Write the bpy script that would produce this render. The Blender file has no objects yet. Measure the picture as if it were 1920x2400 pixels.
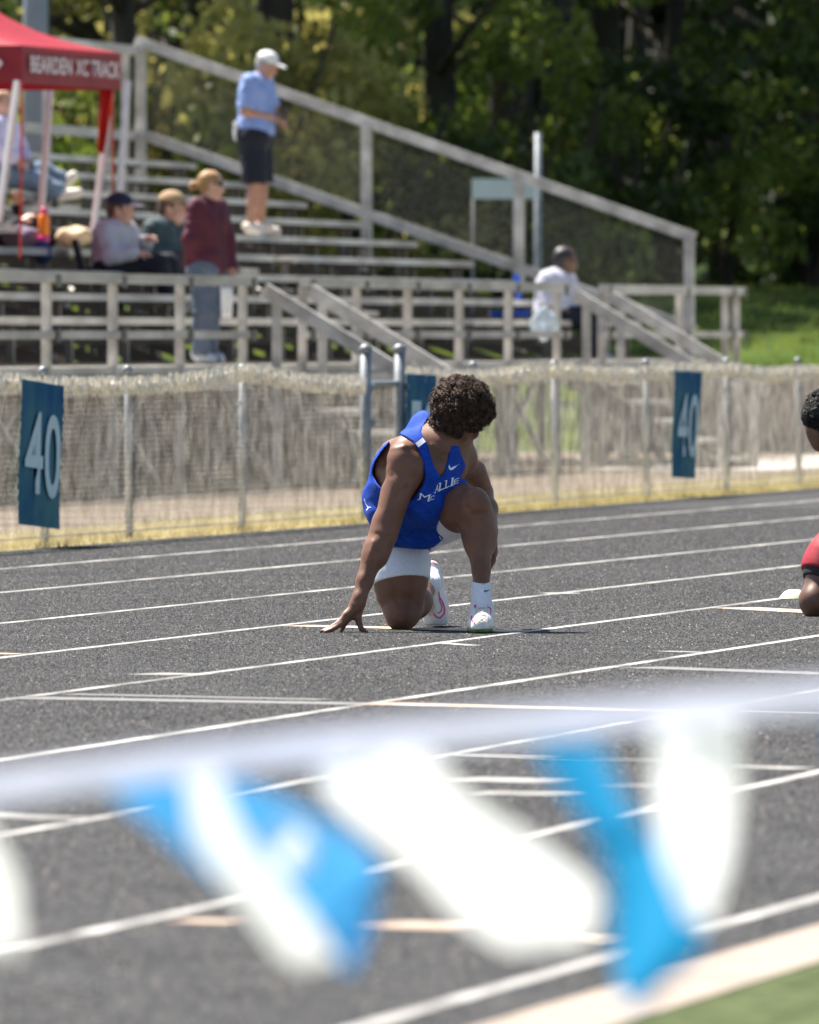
import bpy, bmesh, math, random
import numpy as np
from mathutils import Vector, Matrix
from mathutils.bvhtree import BVHTree

random.seed(7); np.random.seed(7)
scn = bpy.context.scene
COL = scn.collection

# ------------------------------------------------------------------ camera
# World frame: X runs along the track (away to the right), Y across it (away from the camera), Z up.
H = 1.18                      # eye height of the crouching photographer
F = 26500.0                   # focal length in photo pixels (1920 wide)
TH = math.atan(5640 / F)      # angle between view axis and the lanes
S, C = math.sin(TH), math.cos(TH)
HZ = 780.0                    # horizon row
cam = bpy.data.cameras.new('camera')
cam.sensor_fit = 'HORIZONTAL'; cam.sensor_width = 24.0
cam.lens = F / 1920 * 24.0
cam.clip_start = 0.5; cam.clip_end = 3000
cam.dof.use_dof = True; cam.dof.focus_distance = 44.75; cam.dof.aperture_fstop = cam.lens / 45.0
cam.dof.aperture_blades = 0
camo = bpy.data.objects.new('camera', cam); COL.objects.link(camo)
camo.location = (0, 0, H)
pitch = math.atan(420 / F)
camo.rotation_euler = (math.pi / 2 - pitch, 0, TH - math.pi / 2)
scn.camera = camo

# ------------------------------------------------------------------ light
SUN = Vector((.365, .585, 1.22)).normalized()      # towards the sun: behind the scene, to the left
world = bpy.data.worlds.new('World'); scn.world = world; world.use_nodes = True
nt = world.node_tree; nt.nodes.clear()
sky = nt.nodes.new('ShaderNodeTexSky'); sky.sky_type = 'NISHITA'; sky.sun_disc = False
sky.sun_elevation = math.asin(SUN.z); sky.sun_rotation = math.atan2(SUN.x, SUN.y)
sky.air_density = 1.0; sky.dust_density = 1.2; sky.ozone_density = 1.0
bg = nt.nodes.new('ShaderNodeBackground'); bg.inputs[1].default_value = 0.065
out = nt.nodes.new('ShaderNodeOutputWorld')
nt.links.new(sky.outputs[0], bg.inputs[0]); nt.links.new(bg.outputs[0], out.inputs[0])
sl = bpy.data.lights.new('sun', 'SUN'); sl.energy = 5.0; sl.angle = math.radians(.53); sl.color = (1, .95, .87)
so = bpy.data.objects.new('sun', sl); COL.objects.link(so)
so.rotation_euler = SUN.to_track_quat('Z', 'Y').to_euler(); so.location = (20, 20, 60)
vs = scn.view_settings
scn.display_settings.display_device = 'sRGB'
vs.view_transform = 'Standard'; vs.look = 'None'; vs.exposure = 1.35; vs.gamma = 1.0
vs.use_curve_mapping = False
scn.cycles.max_bounces = 6; scn.cycles.transparent_max_bounces = 12
scn.cycles.use_denoising = True

# ------------------------------------------------------------------ coordinates
def W(x, z, h):
    """x metres right of the view axis, z metres away, h above the track -> world"""
    return Vector((z * C + x * S, z * S - x * C, h))
def A(px, py, z):
    return W((px - 960) / F * z, z, H - (py - HZ) / F * z)
def G(px, py, h=0.0):
    z = (H - h) * F / (py - HZ)
    return W((px - 960) / F * z, z, h)
def UD(px, D):
    """where the plane Y = D is met by image column px: u, z"""
    t = (px - 960) / F
    z = D / (S - t * C)
    return z * (C + t * S), z
RZ = TH - math.pi / 2          # rotation of a frame whose Y axis looks away from the camera

# ------------------------------------------------------------------ materials
def mat(name, col, rough=.6, var=.12, scale=30., bump=0., metal=0., spec=.5, col2=None, scale2=None,
        trans=None, detail=6, stretch=None, sheen=0., sss=0.):
    m = bpy.data.materials.new(name); m.use_nodes = True
    n = m.node_tree; b = n.nodes['Principled BSDF']
    b.inputs['Roughness'].default_value = rough; b.inputs['Metallic'].default_value = metal
    b.inputs['Specular IOR Level'].default_value = spec
    if sheen: b.inputs['Sheen Weight'].default_value = sheen
    if sss:
        b.inputs['Subsurface Weight'].default_value = sss
        b.inputs['Subsurface Radius'].default_value = (.012, .005, .003); b.inputs['Subsurface Scale'].default_value = 1.0
    tc = n.nodes.new('ShaderNodeTexCoord'); mp = n.nodes.new('ShaderNodeMapping')
    n.links.new(tc.outputs['Object'], mp.inputs[0])
    if stretch: mp.inputs['Scale'].default_value = stretch
    nz = n.nodes.new('ShaderNodeTexNoise'); nz.inputs['Scale'].default_value = scale; nz.inputs['Detail'].default_value = detail
    n.links.new(mp.outputs[0], nz.inputs[0])
    mx = n.nodes.new('ShaderNodeMix'); mx.data_type = 'RGBA'
    c1 = tuple(max(0, c * (1 - var)) for c in col); c2 = tuple(min(1, c * (1 + var)) for c in (col2 or col))
    mx.inputs[6].default_value = (*c1, 1); mx.inputs[7].default_value = (*c2, 1)
    rp = n.nodes.new('ShaderNodeMapRange'); rp.inputs[1].default_value = .33; rp.inputs[2].default_value = .67
    n.links.new(nz.outputs[0], rp.inputs[0]); n.links.new(rp.outputs[0], mx.inputs[0])
    n.links.new(mx.outputs[2], b.inputs['Base Color'])
    if bump:
        bp = n.nodes.new('ShaderNodeBump'); bp.inputs['Strength'].default_value = bump; bp.inputs['Distance'].default_value = .004
        n2 = n.nodes.new('ShaderNodeTexNoise'); n2.inputs['Scale'].default_value = scale2 or scale * 3; n2.inputs['Detail'].default_value = 4
        n.links.new(mp.outputs[0], n2.inputs[0]); n.links.new(n2.outputs[0], bp.inputs['Height']); n.links.new(bp.outputs[0], b.inputs['Normal'])
    if trans:
        o = n.nodes['Material Output']; t = n.nodes.new('ShaderNodeBsdfTranslucent'); ms = n.nodes.new('ShaderNodeMixShader')
        n.links.new(mx.outputs[2], t.inputs[0]); ms.inputs[0].default_value = trans
        n.links.new(b.outputs[0], ms.inputs[1]); n.links.new(t.outputs[0], ms.inputs[2]); n.links.new(ms.outputs[0], o.inputs[0])
    return m

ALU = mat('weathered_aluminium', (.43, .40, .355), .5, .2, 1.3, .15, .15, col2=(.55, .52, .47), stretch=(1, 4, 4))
ALUD = mat('aluminium_frame', (.14, .13, .118), .55, .2, 4., .2, .2)  # frame tone lowered to put the shadow under the seats into its colour
GALV = mat('galvanised_pipe', (.22, .24, .255), .5, .2, 18, .15, .3)
WIRE = mat('galvanised_wire', (.64, .60, .55), .5, .5, 7, detail=3)
NETW = mat('dull_guard_wire', (.30, .29, .26), .6, .2, 9)
CAPM = mat('cream_fence_guard', (.80, .70, .58), .7, .35, 30, .5)
CONC = mat('concrete', (.40, .37, .33), .85, .18, 3, .5)
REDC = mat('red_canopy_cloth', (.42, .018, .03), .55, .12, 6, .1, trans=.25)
REDB = mat('bright_red_strap', (.65, .02, .01), .5, .1, 20, trans=.3)
WHITEP = mat('white_powder_coat', (.75, .70, .66), .4, .06, 10)
SKIN_A = mat('brown_skin', (.150, .066, .037), .5, .07, 9, .16, spec=.4, col2=(.195, .090, .052), detail=9, scale2=320, sss=.03)
SKIN_B = mat('dark_brown_skin', (.14, .068, .042), .42, .14, 26, .2, spec=.5, scale2=300, sss=.05)
SKIN_C = mat('tanned_skin', (.46, .235, .155), .5, .1, 20, .1, sss=.05)
SKIN_D = mat('fair_skin', (.55, .32, .23), .5, .1, 20, .1, sss=.05)
JERSEY = mat('royal_blue_mesh_fabric', (.003, .042, .33), .75, .18, 45, .35, col2=(.006, .062, .42), stretch=(1, 1, 7), scale2=420, sheen=.0, spec=.25)
JERSEYD = mat('dark_blue_mesh_panel', (.008, .04, .24), .7, .2, 300, .4)
WHITEF = mat('white_compression_fabric', (.86, .89, .97), .7, .05, 90, .25, scale2=500)
WHITES = mat('white_seam_print', (.85, .86, .90), .5, .03, 50)
SOCK = mat('white_ribbed_sock', (.74, .76, .80), .8, .06, 60, .4, scale2=300)
SHOE = mat('white_spike_shoe_upper', (.74, .73, .70), .45, .07, 22, .3, scale2=260)
PINK = mat('pink_print', (.70, .03, .16), .45, .1, 30)
LACE = mat('cream_lace', (.62, .52, .38), .7, .2, 60)
SPIKE = mat('green_spike_plate', (.05, .13, .02), .4, .5, 60)
RUBBER = mat('black_rubber', (.02, .02, .02), .6, .2, 60)
HAIRM = mat('dark_curly_hair', (.05, .030, .021), .6, .5, 45, spec=.4, col2=(.13, .078, .052))
HAIRK = mat('black_short_hair', (.012, .010, .010), .5, .4, 120, spec=.6)
REDS = mat('red_shorts_fabric', (.36, .010, .022), .55, .12, 60, .2, scale2=400)
BLACKF = mat('black_fabric', (.015, .016, .018), .8, .2, 60)
LAN = mat('white_line_paint', (.24, .235, .225), .85, .3, 2.2, .8, detail=9, col2=(.43, .415, .39), scale2=300, spec=.2)

def track_mat():
    m = bpy.data.materials.new('black_rubber_track'); m.use_nodes = True
    n = m.node_tree; b = n.nodes['Principled BSDF']; L = n.links
    b.inputs['Roughness'].default_value = .9; b.inputs['Specular IOR Level'].default_value = .15
    tc = n.nodes.new('ShaderNodeTexCoord')
    def noise(s, d=2, vec=None):
        x = n.nodes.new('ShaderNodeTexNoise'); x.inputs['Scale'].default_value = s; x.inputs['Detail'].default_value = d
        L.new(tc.outputs['Object'], x.inputs[0]); return x
    vo = n.nodes.new('ShaderNodeTexVoronoi'); vo.inputs['Scale'].default_value = 150; L.new(tc.outputs['Object'], vo.inputs[0])
    vo.inputs['Randomness'].default_value = 1
    ramp = n.nodes.new('ShaderNodeValToRGB'); L.new(vo.outputs['Color'], ramp.inputs[0])
    e = ramp.color_ramp.elements; e[0].position = .0; e[0].color = (.018, .021, .026, 1); e[1].position = .62; e[1].color = (.030, .031, .033, 1)
    x = e.new(.80); x.color = (.12, .115, .11, 1); x = e.new(.93); x.color = (.36, .32, .28, 1)
    big = noise(1.3, 5); r2 = n.nodes.new('ShaderNodeMapRange'); L.new(big.outputs[0], r2.inputs[0])
    r2.inputs[1].default_value = .3; r2.inputs[2].default_value = .7; r2.inputs[3].default_value = .82; r2.inputs[4].default_value = 1.18
    mul = n.nodes.new('ShaderNodeMix'); mul.data_type = 'RGBA'; mul.blend_type = 'MULTIPLY'; mul.inputs[0].default_value = 1
    L.new(ramp.outputs[0], mul.inputs[6]); L.new(r2.outputs[0], mul.inputs[7]); L.new(mul.outputs[2], b.inputs['Base Color'])
    bp = n.nodes.new('ShaderNodeBump'); bp.inputs['Strength'].default_value = 1; bp.inputs['Distance'].default_value = .004
    L.new(vo.outputs['Distance'], bp.inputs['Height']); L.new(bp.outputs[0], b.inputs['Normal'])
    return m
TRACK = track_mat()

def leaf_mat(name, c1, c2, tr=.45):
    m = mat(name, c1, .5, .25, .9, col2=c2, trans=tr, spec=.4); return m

# ------------------------------------------------------------------ object helpers
def link(o): COL.objects.link(o); return o
def tag(o, label=None, cat=None, group=None, kind=None):
    if label: o['label'] = label
    if cat: o['category'] = cat
    if group: o['group'] = group
    if kind: o['kind'] = kind
    return o
def thing(name, label, cat, loc=(0, 0, 0), rz=0., group=None):
    o = bpy.data.objects.new(name, None); link(o); o.location = loc; o.rotation_euler = (0, 0, rz)
    o.empty_display_size = .2
    return tag(o, label, cat, group)
def obj(name, me, m=None, parent=None):
    o = bpy.data.objects.new(name, me); link(o)
    if m is not None and not me.materials: me.materials.append(m)
    if parent is not None: o.parent = parent
    return o
def part_w(name, me, m, parent):
    """mesh given in world coordinates, hung under its thing"""
    mi = Matrix.Rotation(-parent.rotation_euler.z, 4, 'Z') @ Matrix.Translation(-parent.location)
    me.transform(mi)
    return obj(name, me, m, parent)
def np_mesh(name, v, f, smooth=True):
    v = np.asarray(v, np.float32); f = np.asarray(f, np.int32); k = f.shape[1]
    me = bpy.data.meshes.new(name)
    me.vertices.add(len(v)); me.vertices.foreach_set('co', v.ravel())
    me.loops.add(len(f) * k); me.loops.foreach_set('vertex_index', f.ravel())
    me.polygons.add(len(f)); me.polygons.foreach_set('loop_start', np.arange(0, len(f) * k, k, dtype=np.int32))
    me.polygons.foreach_set('loop_total', np.full(len(f), k, np.int32))
    me.update(calc_edges=True)
    if smooth: me.shade_smooth()
    return me
class MB:
    def __init__(s): s.v = []; s.f = []
    def poly(s, pts): 
        i = len(s.v); s.v += [tuple(p) for p in pts]; s.f.append(tuple(range(i, i + len(pts))))
    def box(s, lo, hi):
        i = len(s.v)
        for z in (lo[2], hi[2]):
            for y in (lo[1], hi[1]):
                for x in (lo[0], hi[0]): s.v.append((x, y, z))
        for q in ((0, 2, 3, 1), (4, 5, 7, 6), (0, 1, 5, 4), (2, 6, 7, 3), (0, 4, 6, 2), (1, 3, 7, 5)): s.f.append(tuple(i + a for a in q))
    def bar(s, a, b, w, t=None, up=(0, 0, 1), n=4, cap=True):
        """rectangular (n=4) or round bar"""
        a = Vector(a); b = Vector(b); t = t or w; d = (b - a).normalized(); up = Vector(up)
        if abs(d.dot(up)) > .99: up = Vector((0, 1, 0))
        x = d.cross(up).normalized(); y = x.cross(d)
        i = len(s.v)
        for p in (a, b):
            for k in range(n):
                if n == 4: cx, cy = ((-1, -1), (1, -1), (1, 1), (-1, 1))[k]; q = p + x * cx * w / 2 + y * cy * t / 2
                else:
                    an = 2 * math.pi * k / n; q = p + x * math.cos(an) * w / 2 + y * math.sin(an) * t / 2
                s.v.append(tuple(q))
        for k in range(n): s.f.append((i + k, i + (k + 1) % n, i + n + (k + 1) % n, i + n + k))
        if cap: s.f.append(tuple(i + n - 1 - k for k in range(n))); s.f.append(tuple(i + n + k for k in range(n)))
    def tube(s, pts, r, n=8, rr=None):
        pts = [Vector(p) for p in pts]; i = len(s.v); m = len(pts)
        up = Vector((0, 0, 1))
        for j, p in enumerate(pts):
            d = (pts[min(j + 1, m - 1)] - pts[max(j - 1, 0)]).normalized()
            u = up if abs(d.dot(up)) < .97 else Vector((0, 1, 0))
            x = d.cross(u).normalized(); y = x.cross(d); q = rr[j] if rr else r
            for k in range(n):
                an = 2 * math.pi * k / n; s.v.append(tuple(p + x * math.cos(an) * q + y * math.sin(an) * q))
        for j in range(m - 1):
            for k in range(n): s.f.append((i + j * n + k, i + j * n + (k + 1) % n, i + (j + 1) * n + (k + 1) % n, i + (j + 1) * n + k))
        s.f.append(tuple(i + n - 1 - k for k in range(n))); s.f.append(tuple(i + (m - 1) * n + k for k in range(n)))
    def ball(s, c, r, n=8, sq=(1, 1, 1)):
        i = len(s.v); c = Vector(c); rings = n // 2
        for a in range(rings + 1):
            ph = math.pi * a / rings
            for k in range(n):
                t = 2 * math.pi * k / n
                s.v.append((c.x + r * sq[0] * math.sin(ph) * math.cos(t), c.y + r * sq[1] * math.sin(ph) * math.sin(t), c.z + r * sq[2] * math.cos(ph)))
        for a in range(rings):
            for k in range(n): s.f.append((i + a * n + k, i + (a + 1) * n + k, i + (a + 1) * n + (k + 1) % n, i + a * n + (k + 1) % n))
    def me(s, name='mesh', smooth=False):
        me = bpy.data.meshes.new(name); me.from_pydata(s.v, [], s.f); me.update()
        if smooth: me.shade_smooth()
        return me

# ------------------------------------------------------------------ signed distance bodies -> one smooth skin
def V3(p): return np.array(p, np.float32)
def cap(a, b, ra, rb=None, k=.03, clip=None): return ('c', V3(a), V3(b), ra, ra if rb is None else rb, k, clip)
def ell(c, r, R=None, k=.03): return ('e', V3(c), V3(r), R, 0, k, None)
def basis(fwd, up=(0, 0, 1)):
    """rows: right, forward, up"""
    f = Vector(fwd).normalized(); r = f.cross(Vector(up)).normalized(); u = r.cross(f)
    return np.array([r, f, u], np.float32)
def prim_eval(p, X, Y, Z):
    t_, a, b, ra, rb, k, clip = p
    if t_ == 'c':
        d = b - a; L = float(np.dot(d, d)) + 1e-9
        px, py, pz = X - a[0], Y - a[1], Z - a[2]
        h0 = (px * d[0] + py * d[1] + pz * d[2]) / L
        h = np.clip(h0, 0, 1)
        dist = np.sqrt((px - h * d[0]) ** 2 + (py - h * d[1]) ** 2 + (pz - h * d[2]) ** 2) - (ra + (rb - ra) * h)
        if clip is not None: dist = np.maximum(dist, (h0 - clip) * math.sqrt(L))
        return dist
    px, py, pz = X - a[0], Y - a[1], Z - a[2]
    if ra is not None:
        R = ra; q = [px * R[i][0] + py * R[i][1] + pz * R[i][2] for i in range(3)]
    else: q = [px, py, pz]
    k0 = np.sqrt(sum((q[i] / b[i]) ** 2 for i in range(3))); k1 = np.sqrt(sum((q[i] / b[i] ** 2) ** 2 for i in range(3)))
    return k0 * (k0 - 1) / (k1 + 1e-6)
def prim_bounds(p):
    if p[0] == 'c':
        r = max(p[3], p[4]); return np.minimum(p[1], p[2]) - r, np.maximum(p[1], p[2]) + r
    r = float(np.max(p[2])); return p[1] - r, p[1] + r
def smin(a, b, k):
    h = np.clip(.5 + .5 * (b - a) / k, 0, 1); return b + (a - b) * h - k * h * (1 - h)
def smax(a, b, k): return -smin(-a, -b, k)
def surfnet(Fv, org, h):
    ins = Fv < 0; s = tuple(n - 1 for n in Fv.shape)
    cnt = np.zeros(s, np.int8)
    sl = lambda d: tuple(slice(a, a + n) for a, n in zip(d, s))
    cor = [(i, j, k) for i in (0, 1) for j in (0, 1) for k in (0, 1)]
    for c in cor: cnt += ins[sl(c)]
    act = (cnt > 0) & (cnt < 8); idx = np.argwhere(act)
    acc = np.zeros((len(idx), 3), np.float32); num = np.zeros(len(idx), np.float32)
    for c in cor:
        for ax in range(3):
            if c[ax]: continue
            e = list(c); e[ax] = 1
            fa = Fv[tuple((idx + c).T)]; fb = Fv[tuple((idx + e).T)]
            m = (fa < 0) != (fb < 0); t = np.where(m, fa / (fa - fb + 1e-12), 0)
            p = np.tile(np.array(c, np.float32), (len(idx), 1)); p[:, ax] += t
            acc[m] += p[m]; num[m] += 1
    v = (idx + acc / num[:, None]) * h + org
    ids = np.full(s, -1, np.int32); ids[act] = np.arange(len(idx))
    faces = []
    for ax in range(3):
        a1, a2 = (ax + 1) % 3, (ax + 2) % 3
        lo = [slice(None)] * 3; hi = [slice(None)] * 3; lo[ax] = slice(0, -1); hi[ax] = slice(1, None)
        cr = ins[tuple(lo)] != ins[tuple(hi)]
        q = np.argwhere(cr); ok = (q[:, a1] > 0) & (q[:, a2] > 0) & (q[:, a1] < s[a1]) & (q[:, a2] < s[a2]); q = q[ok]
        inside = ins[tuple(q.T)]
        def g(d1, d2):
            r = q.copy(); r[:, a1] += d1; r[:, a2] += d2; return ids[tuple(r.T)]
        A_, B_, C_, D_ = g(-1, -1), g(0, -1), g(0, 0), g(-1, 0)
        f = np.stack([A_, B_, C_, D_], 1); f[~inside] = f[~inside][:, ::-1]
        faces.append(f)
    f = np.concatenate(faces); f = f[(f >= 0).all(1)]
    return v, f
def relax(v, f, it=1, lam=.5):
    for _ in range(it):
        acc = np.zeros_like(v); n = np.zeros(len(v), np.float32)
        for a, b in ((0, 1), (1, 2), (2, 3), (3, 0)):
            np.add.at(acc, f[:, a], v[f[:, b]]); np.add.at(acc, f[:, b], v[f[:, a]])
            np.add.at(n, f[:, a], 1); np.add.at(n, f[:, b], 1)
        v = v + lam * (acc / n[:, None] - v)
    return v
def field(prims, h, pad=.05):
    lo = np.min([prim_bounds(p)[0] for p in prims], 0) - pad; hi = np.max([prim_bounds(p)[1] for p in prims], 0) + pad
    n = np.ceil((hi - lo) / h).astype(int) + 1
    ax = [(lo[i] + h * np.arange(n[i])).astype(np.float32) for i in range(3)]
    Fv = np.full(tuple(n), .5, np.float32)
    for p in prims:
        a, b = prim_bounds(p); m = .045 + p[5]
        s = []
        for i in range(3):
            i0 = max(0, int((a[i] - m - lo[i]) / h)); i1 = min(n[i], int((b[i] + m - lo[i]) / h) + 2); s.append(slice(i0, i1))
        s = tuple(s)
        d = prim_eval(p, ax[0][s[0]][:, None, None], ax[1][s[1]][None, :, None], ax[2][s[2]][None, None, :])
        Fv[s] = smin(Fv[s], d, p[5])
    return Fv, lo, ax
def sdf_mesh(name, prims, h, off=0., mod=None, rel=1):
    Fv, lo, ax = field(prims, h, .05 + off)
    if off: Fv = Fv - off
    if mod: Fv = mod(Fv, ax[0][:, None, None], ax[1][None, :, None], ax[2][None, None, :])
    # keep the outermost layer empty so the skin closes
    for i in range(3):
        for e in (0, -1):
            s = [slice(None)] * 3; s[i] = e; Fv[tuple(s)] = np.abs(Fv[tuple(s)]) + .001
    v, f = surfnet(Fv.astype(np.float32), lo, h)
    if rel: v = relax(v, f, rel)
    return np_mesh(name, v, f), v, f
def poly_sdf(P, X, Z):
    """signed distance to polygon in the X-Z plane (negative inside); X (nx,1,1), Z (1,1,nz)"""
    x = X[:, :, 0]; z = Z[:, 0, :]          # (nx,1),(1,nz)
    d = None; s = np.ones((x.shape[0], z.shape[1]), np.float32); n = len(P)
    for i in range(n):
        x0, z0 = P[i]; x1, z1 = P[(i + 1) % n]
        ex, ez = x1 - x0, z1 - z0; wx, wz = x - x0, z - z0
        t = np.clip((wx * ex + wz * ez) / (ex * ex + ez * ez + 1e-12), 0, 1)
        q = (wx - ex * t) ** 2 + (wz - ez * t) ** 2
        d = q if d is None else np.minimum(d, q)
        c1 = z >= z0; c2 = z < z1; c3 = ex * wz > ez * wx
        fl = (c1 & c2 & c3) | (~c1 & ~c2 & ~c3)
        s = np.where(fl, -s, s)
    return (s * np.sqrt(d))[:, None, :]

def hand_prims(w, d, n, side, L=.18, curl=.5, r=.0088, k=.012):
    """w wrist, d knuckle direction, n palm-side normal, side: towards the thumb"""
    w = Vector(w); d = Vector(d).normalized(); n = Vector(n); n = (n - n.dot(d) * d).normalized(); t = Vector(side); t = (t - t.dot(d) * d - t.dot(n) * n).normalized()
    o = []; pl = L * .5
    for q in (-1, -.33, .33, 1):
        o.append(cap(w + t * q * .012, w + d * pl * .92 + t * q * .028, .014, .0125, .018))
    for i, ln in enumerate((.40, .46, .43, .33)):
        q = (1 - i * .667)
        a = w + d * pl + t * q * .031; l = L * ln
        c = curl * (1 + .12 * i); p1 = a + (d * math.cos(c * .5) + n * math.sin(c * .5) + t * q * .12) * l * .45
        p2 = p1 + (d * math.cos(c * 1.2) + n * math.sin(c * 1.2)) * l * .32; p3 = p2 + (d * math.cos(c * 1.8) + n * math.sin(c * 1.8)) * l * .23
        o += [cap(a, p1, r * 1.05, r * .98, k), cap(p1, p2, r * .98, r * .9, .006), cap(p2, p3, r * .9, r * .78, .006)]
    a = w + d * pl * .3 + t * .026; p1 = a + (d * .55 + t * .75 + n * .3).normalized() * L * .25; p2 = p1 + (d * .85 + t * .25 + n * .4).normalized() * L * .18
    o += [cap(a, p1, .015, .011, .015), cap(p1, p2, .011, .0085, .006)]
    return o
def head_prims(c, fwd, s=1., up=(0, 0, 1), k=.02):
    """skull, jaw, nose, lips, brow, ears; c = centre of the skull"""
    B = basis(fwd, up); c = Vector(c); r, f, u = (Vector(B[i].tolist()) for i in range(3))
    P = lambda x, y, z: c + (r * x + f * y + u * z) * s
    o = [ell(P(0, -.012, .02), (.076 * s, .094 * s, .09 * s), B, k), ell(P(0, .02, -.04), (.062 * s, .07 * s, .075 * s), B, .03),
         cap(P(0, .058, -.092), P(0, .062, -.085), .022 * s, None, .02), cap(P(-.045, .0, -.065), P(-.01, .06, -.095), .02 * s, .018 * s, .02), cap(P(.045, .0, -.065), P(.01, .06, -.095), .02 * s, .018 * s, .02),
         cap(P(0, .082, -.005), P(0, .103, -.037), .010 * s, .0135 * s, .012), cap(P(-.012, .088, -.04), P(.012, .088, -.04), .009 * s, None, .01),
         cap(P(-.02, .078, -.064), P(.02, .078, -.064), .0085 * s, None, .01), cap(P(-.018, .076, -.075), P(.018, .076, -.075), .009 * s, None, .01),
         cap(P(-.045, .07, .018), P(-.008, .084, .014), .011 * s, None, .012), cap(P(.045, .07, .018), P(.008, .084, .014), .011 * s, None, .012),
         cap(P(-.05, .055, -.022), P(-.03, .07, -.03), .016 * s, None, .02), cap(P(.05, .055, -.022), P(.03, .07, -.03), .016 * s, None, .02)]
    for q in (-1, 1):
        o += [ell(P(q * .079, -.008, -.012), (.011 * s, .019 * s, .031 * s), B, .008), cap(P(q * .072, .0, -.035), P(q * .078, -.004, -.02), .009 * s, None, .008)]
    return o, P
def eyes(parent, P, s=1.):
    m = MB()
    for q in (-1, 1):
        mb = MB(); mb.ball((0, 0, 0), .011 * s, 8); c = P(q * .031, .0745, -.003)
        o = obj('eye', mb.me('eye', True), EYE, parent); o.location = c
EYE = mat('dark_eye', (.05, .035, .03), .15, .3, 60)

# ================================================================== the setting
def smooth(a, b, x):
    t = min(1, max(0, (x - a) / (b - a))); return t * t * (3 - 2 * t)
def ground_h(x, z):
    h = -.012 + 1.75 * smooth(113, 150, z) + 3.2 * smooth(150, 215, z) + 13 * smooth(205, 300, z)
    if z > 114: h += (.10 * math.sin(x * .8 + z * .21) + .12 * math.sin(z * .5 + x * .3)) * smooth(114, 125, z)
    return h
def sheet(name, zs, xs, m, dz=0.):
    v = [W(x, z, ground_h(x, z) + dz) for z in zs for x in xs]; n = len(xs)
    f = [(j * n + i, j * n + i + 1, (j + 1) * n + i + 1, (j + 1) * n + i) for j in range(len(zs) - 1) for i in range(n - 1)]
    me = bpy.data.meshes.new(name); me.from_pydata([tuple(p) for p in v], [], f); me.shade_smooth(); me.update()
    return tag(obj(name, me, m), kind='structure')
DIRT = mat('dry_dirt', (.085, .06, .036), .95, .3, .8, .8, col2=(.14, .10, .065), scale2=40)
BANKM = mat('shade_darkened_mown_grass', (.014, .030, .005), .95, .4, .35, .8, col2=(.045, .075, .011), scale2=30, spec=.1)  # shade on the bank is darkened into the grass colour
FORESTF = mat('leaf_litter_floor', (.025, .024, .012), .95, .5, .5, .8, col2=(.035, .05, .015))
zs0 = [-60, -20, 0, 20, 60, 100, 112]
sheet('ground', zs0 + [114], [-400, -100, -30, 30, 100, 400], DIRT)
zb = list(np.arange(113, 166, 1.5)); xb = [-60] + list(np.arange(-24, 24.1, 1.5)) + [60]
sheet('grass_bank', zb, xb, BANKM, .004)
sheet('forest_floor', list(np.arange(163, 320, 6)) + [400, 900], [-400, -120, -50] + list(np.arange(-30, 31, 5)) + [50, 120, 400], FORESTF)

me = MB(); 
for i in range(60): me.poly([(-20 + i * 7, 3.85, 0), (-13 + i * 7, 3.85, 0), (-13 + i * 7, 14.86, 0), (-20 + i * 7, 14.86, 0)])
track = tag(obj('running_track', me.me('track'), TRACK), kind='structure')
TURF = mat('artificial_turf', (.045, .068, .020), .95, .3, 14, .9, col2=(.085, .10, .045), scale2=200, spec=.1)
me = MB(); me.poly([(-60, -60, .009), (400, -60, .009), (400, 3.628, .009), (-60, 3.628, .009)])
tag(obj('turf_field', me.me('turf'), TURF), kind='structure')
KERB = mat('cream_painted_kerb', (.33, .27, .22), .85, .10, 4, .2, spec=.2)
me = MB(); me.box((-20, 3.63, -.01), (400, 3.855, .012))
tag(obj('track_kerb', me.me('kerb'), KERB), kind='structure')

def strip(name, a, b, w, m, h=.001, wob=.003, seg=.25):
    """painted line on the track between two world points, slightly uneven edges"""
    a = Vector(a); b = Vector(b); d = b - a; L = d.length; d.normalize(); s = Vector((-d.y, d.x, 0)); n = max(2, int(L / seg))
    mb = MB()
    for i in range(n + 1):
        p = a + d * L * i / n
        for q in (-1, 1):
            e = p + s * q * (w / 2 + random.uniform(-wob, wob)); mb.v.append((e.x, e.y, h))
    for i in range(n): mb.f.append((2 * i, 2 * i + 2, 2 * i + 3, 2 * i + 1))
    return obj(name, mb.me(name), m, track)
for D in (13.753, 12.502, 11.174, 9.995, 8.837, 7.607, 6.462, 5.245, 4.08):
    strip('lane_line', (8, D, 0), (150, D, 0), .045, LAN)
PEACH = mat('peach_line_paint', (.40, .30, .20), .75, .2, 20, .6, col2=(.60, .48, .36))
ROSE = mat('rose_line_paint', (.36, .22, .18), .75, .2, 10, .6, col2=(.44, .36, .26))
FAINT = mat('worn_white_line_paint', (.17, .165, .16), .8, .25, 30, .6)
CROSS = []
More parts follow.
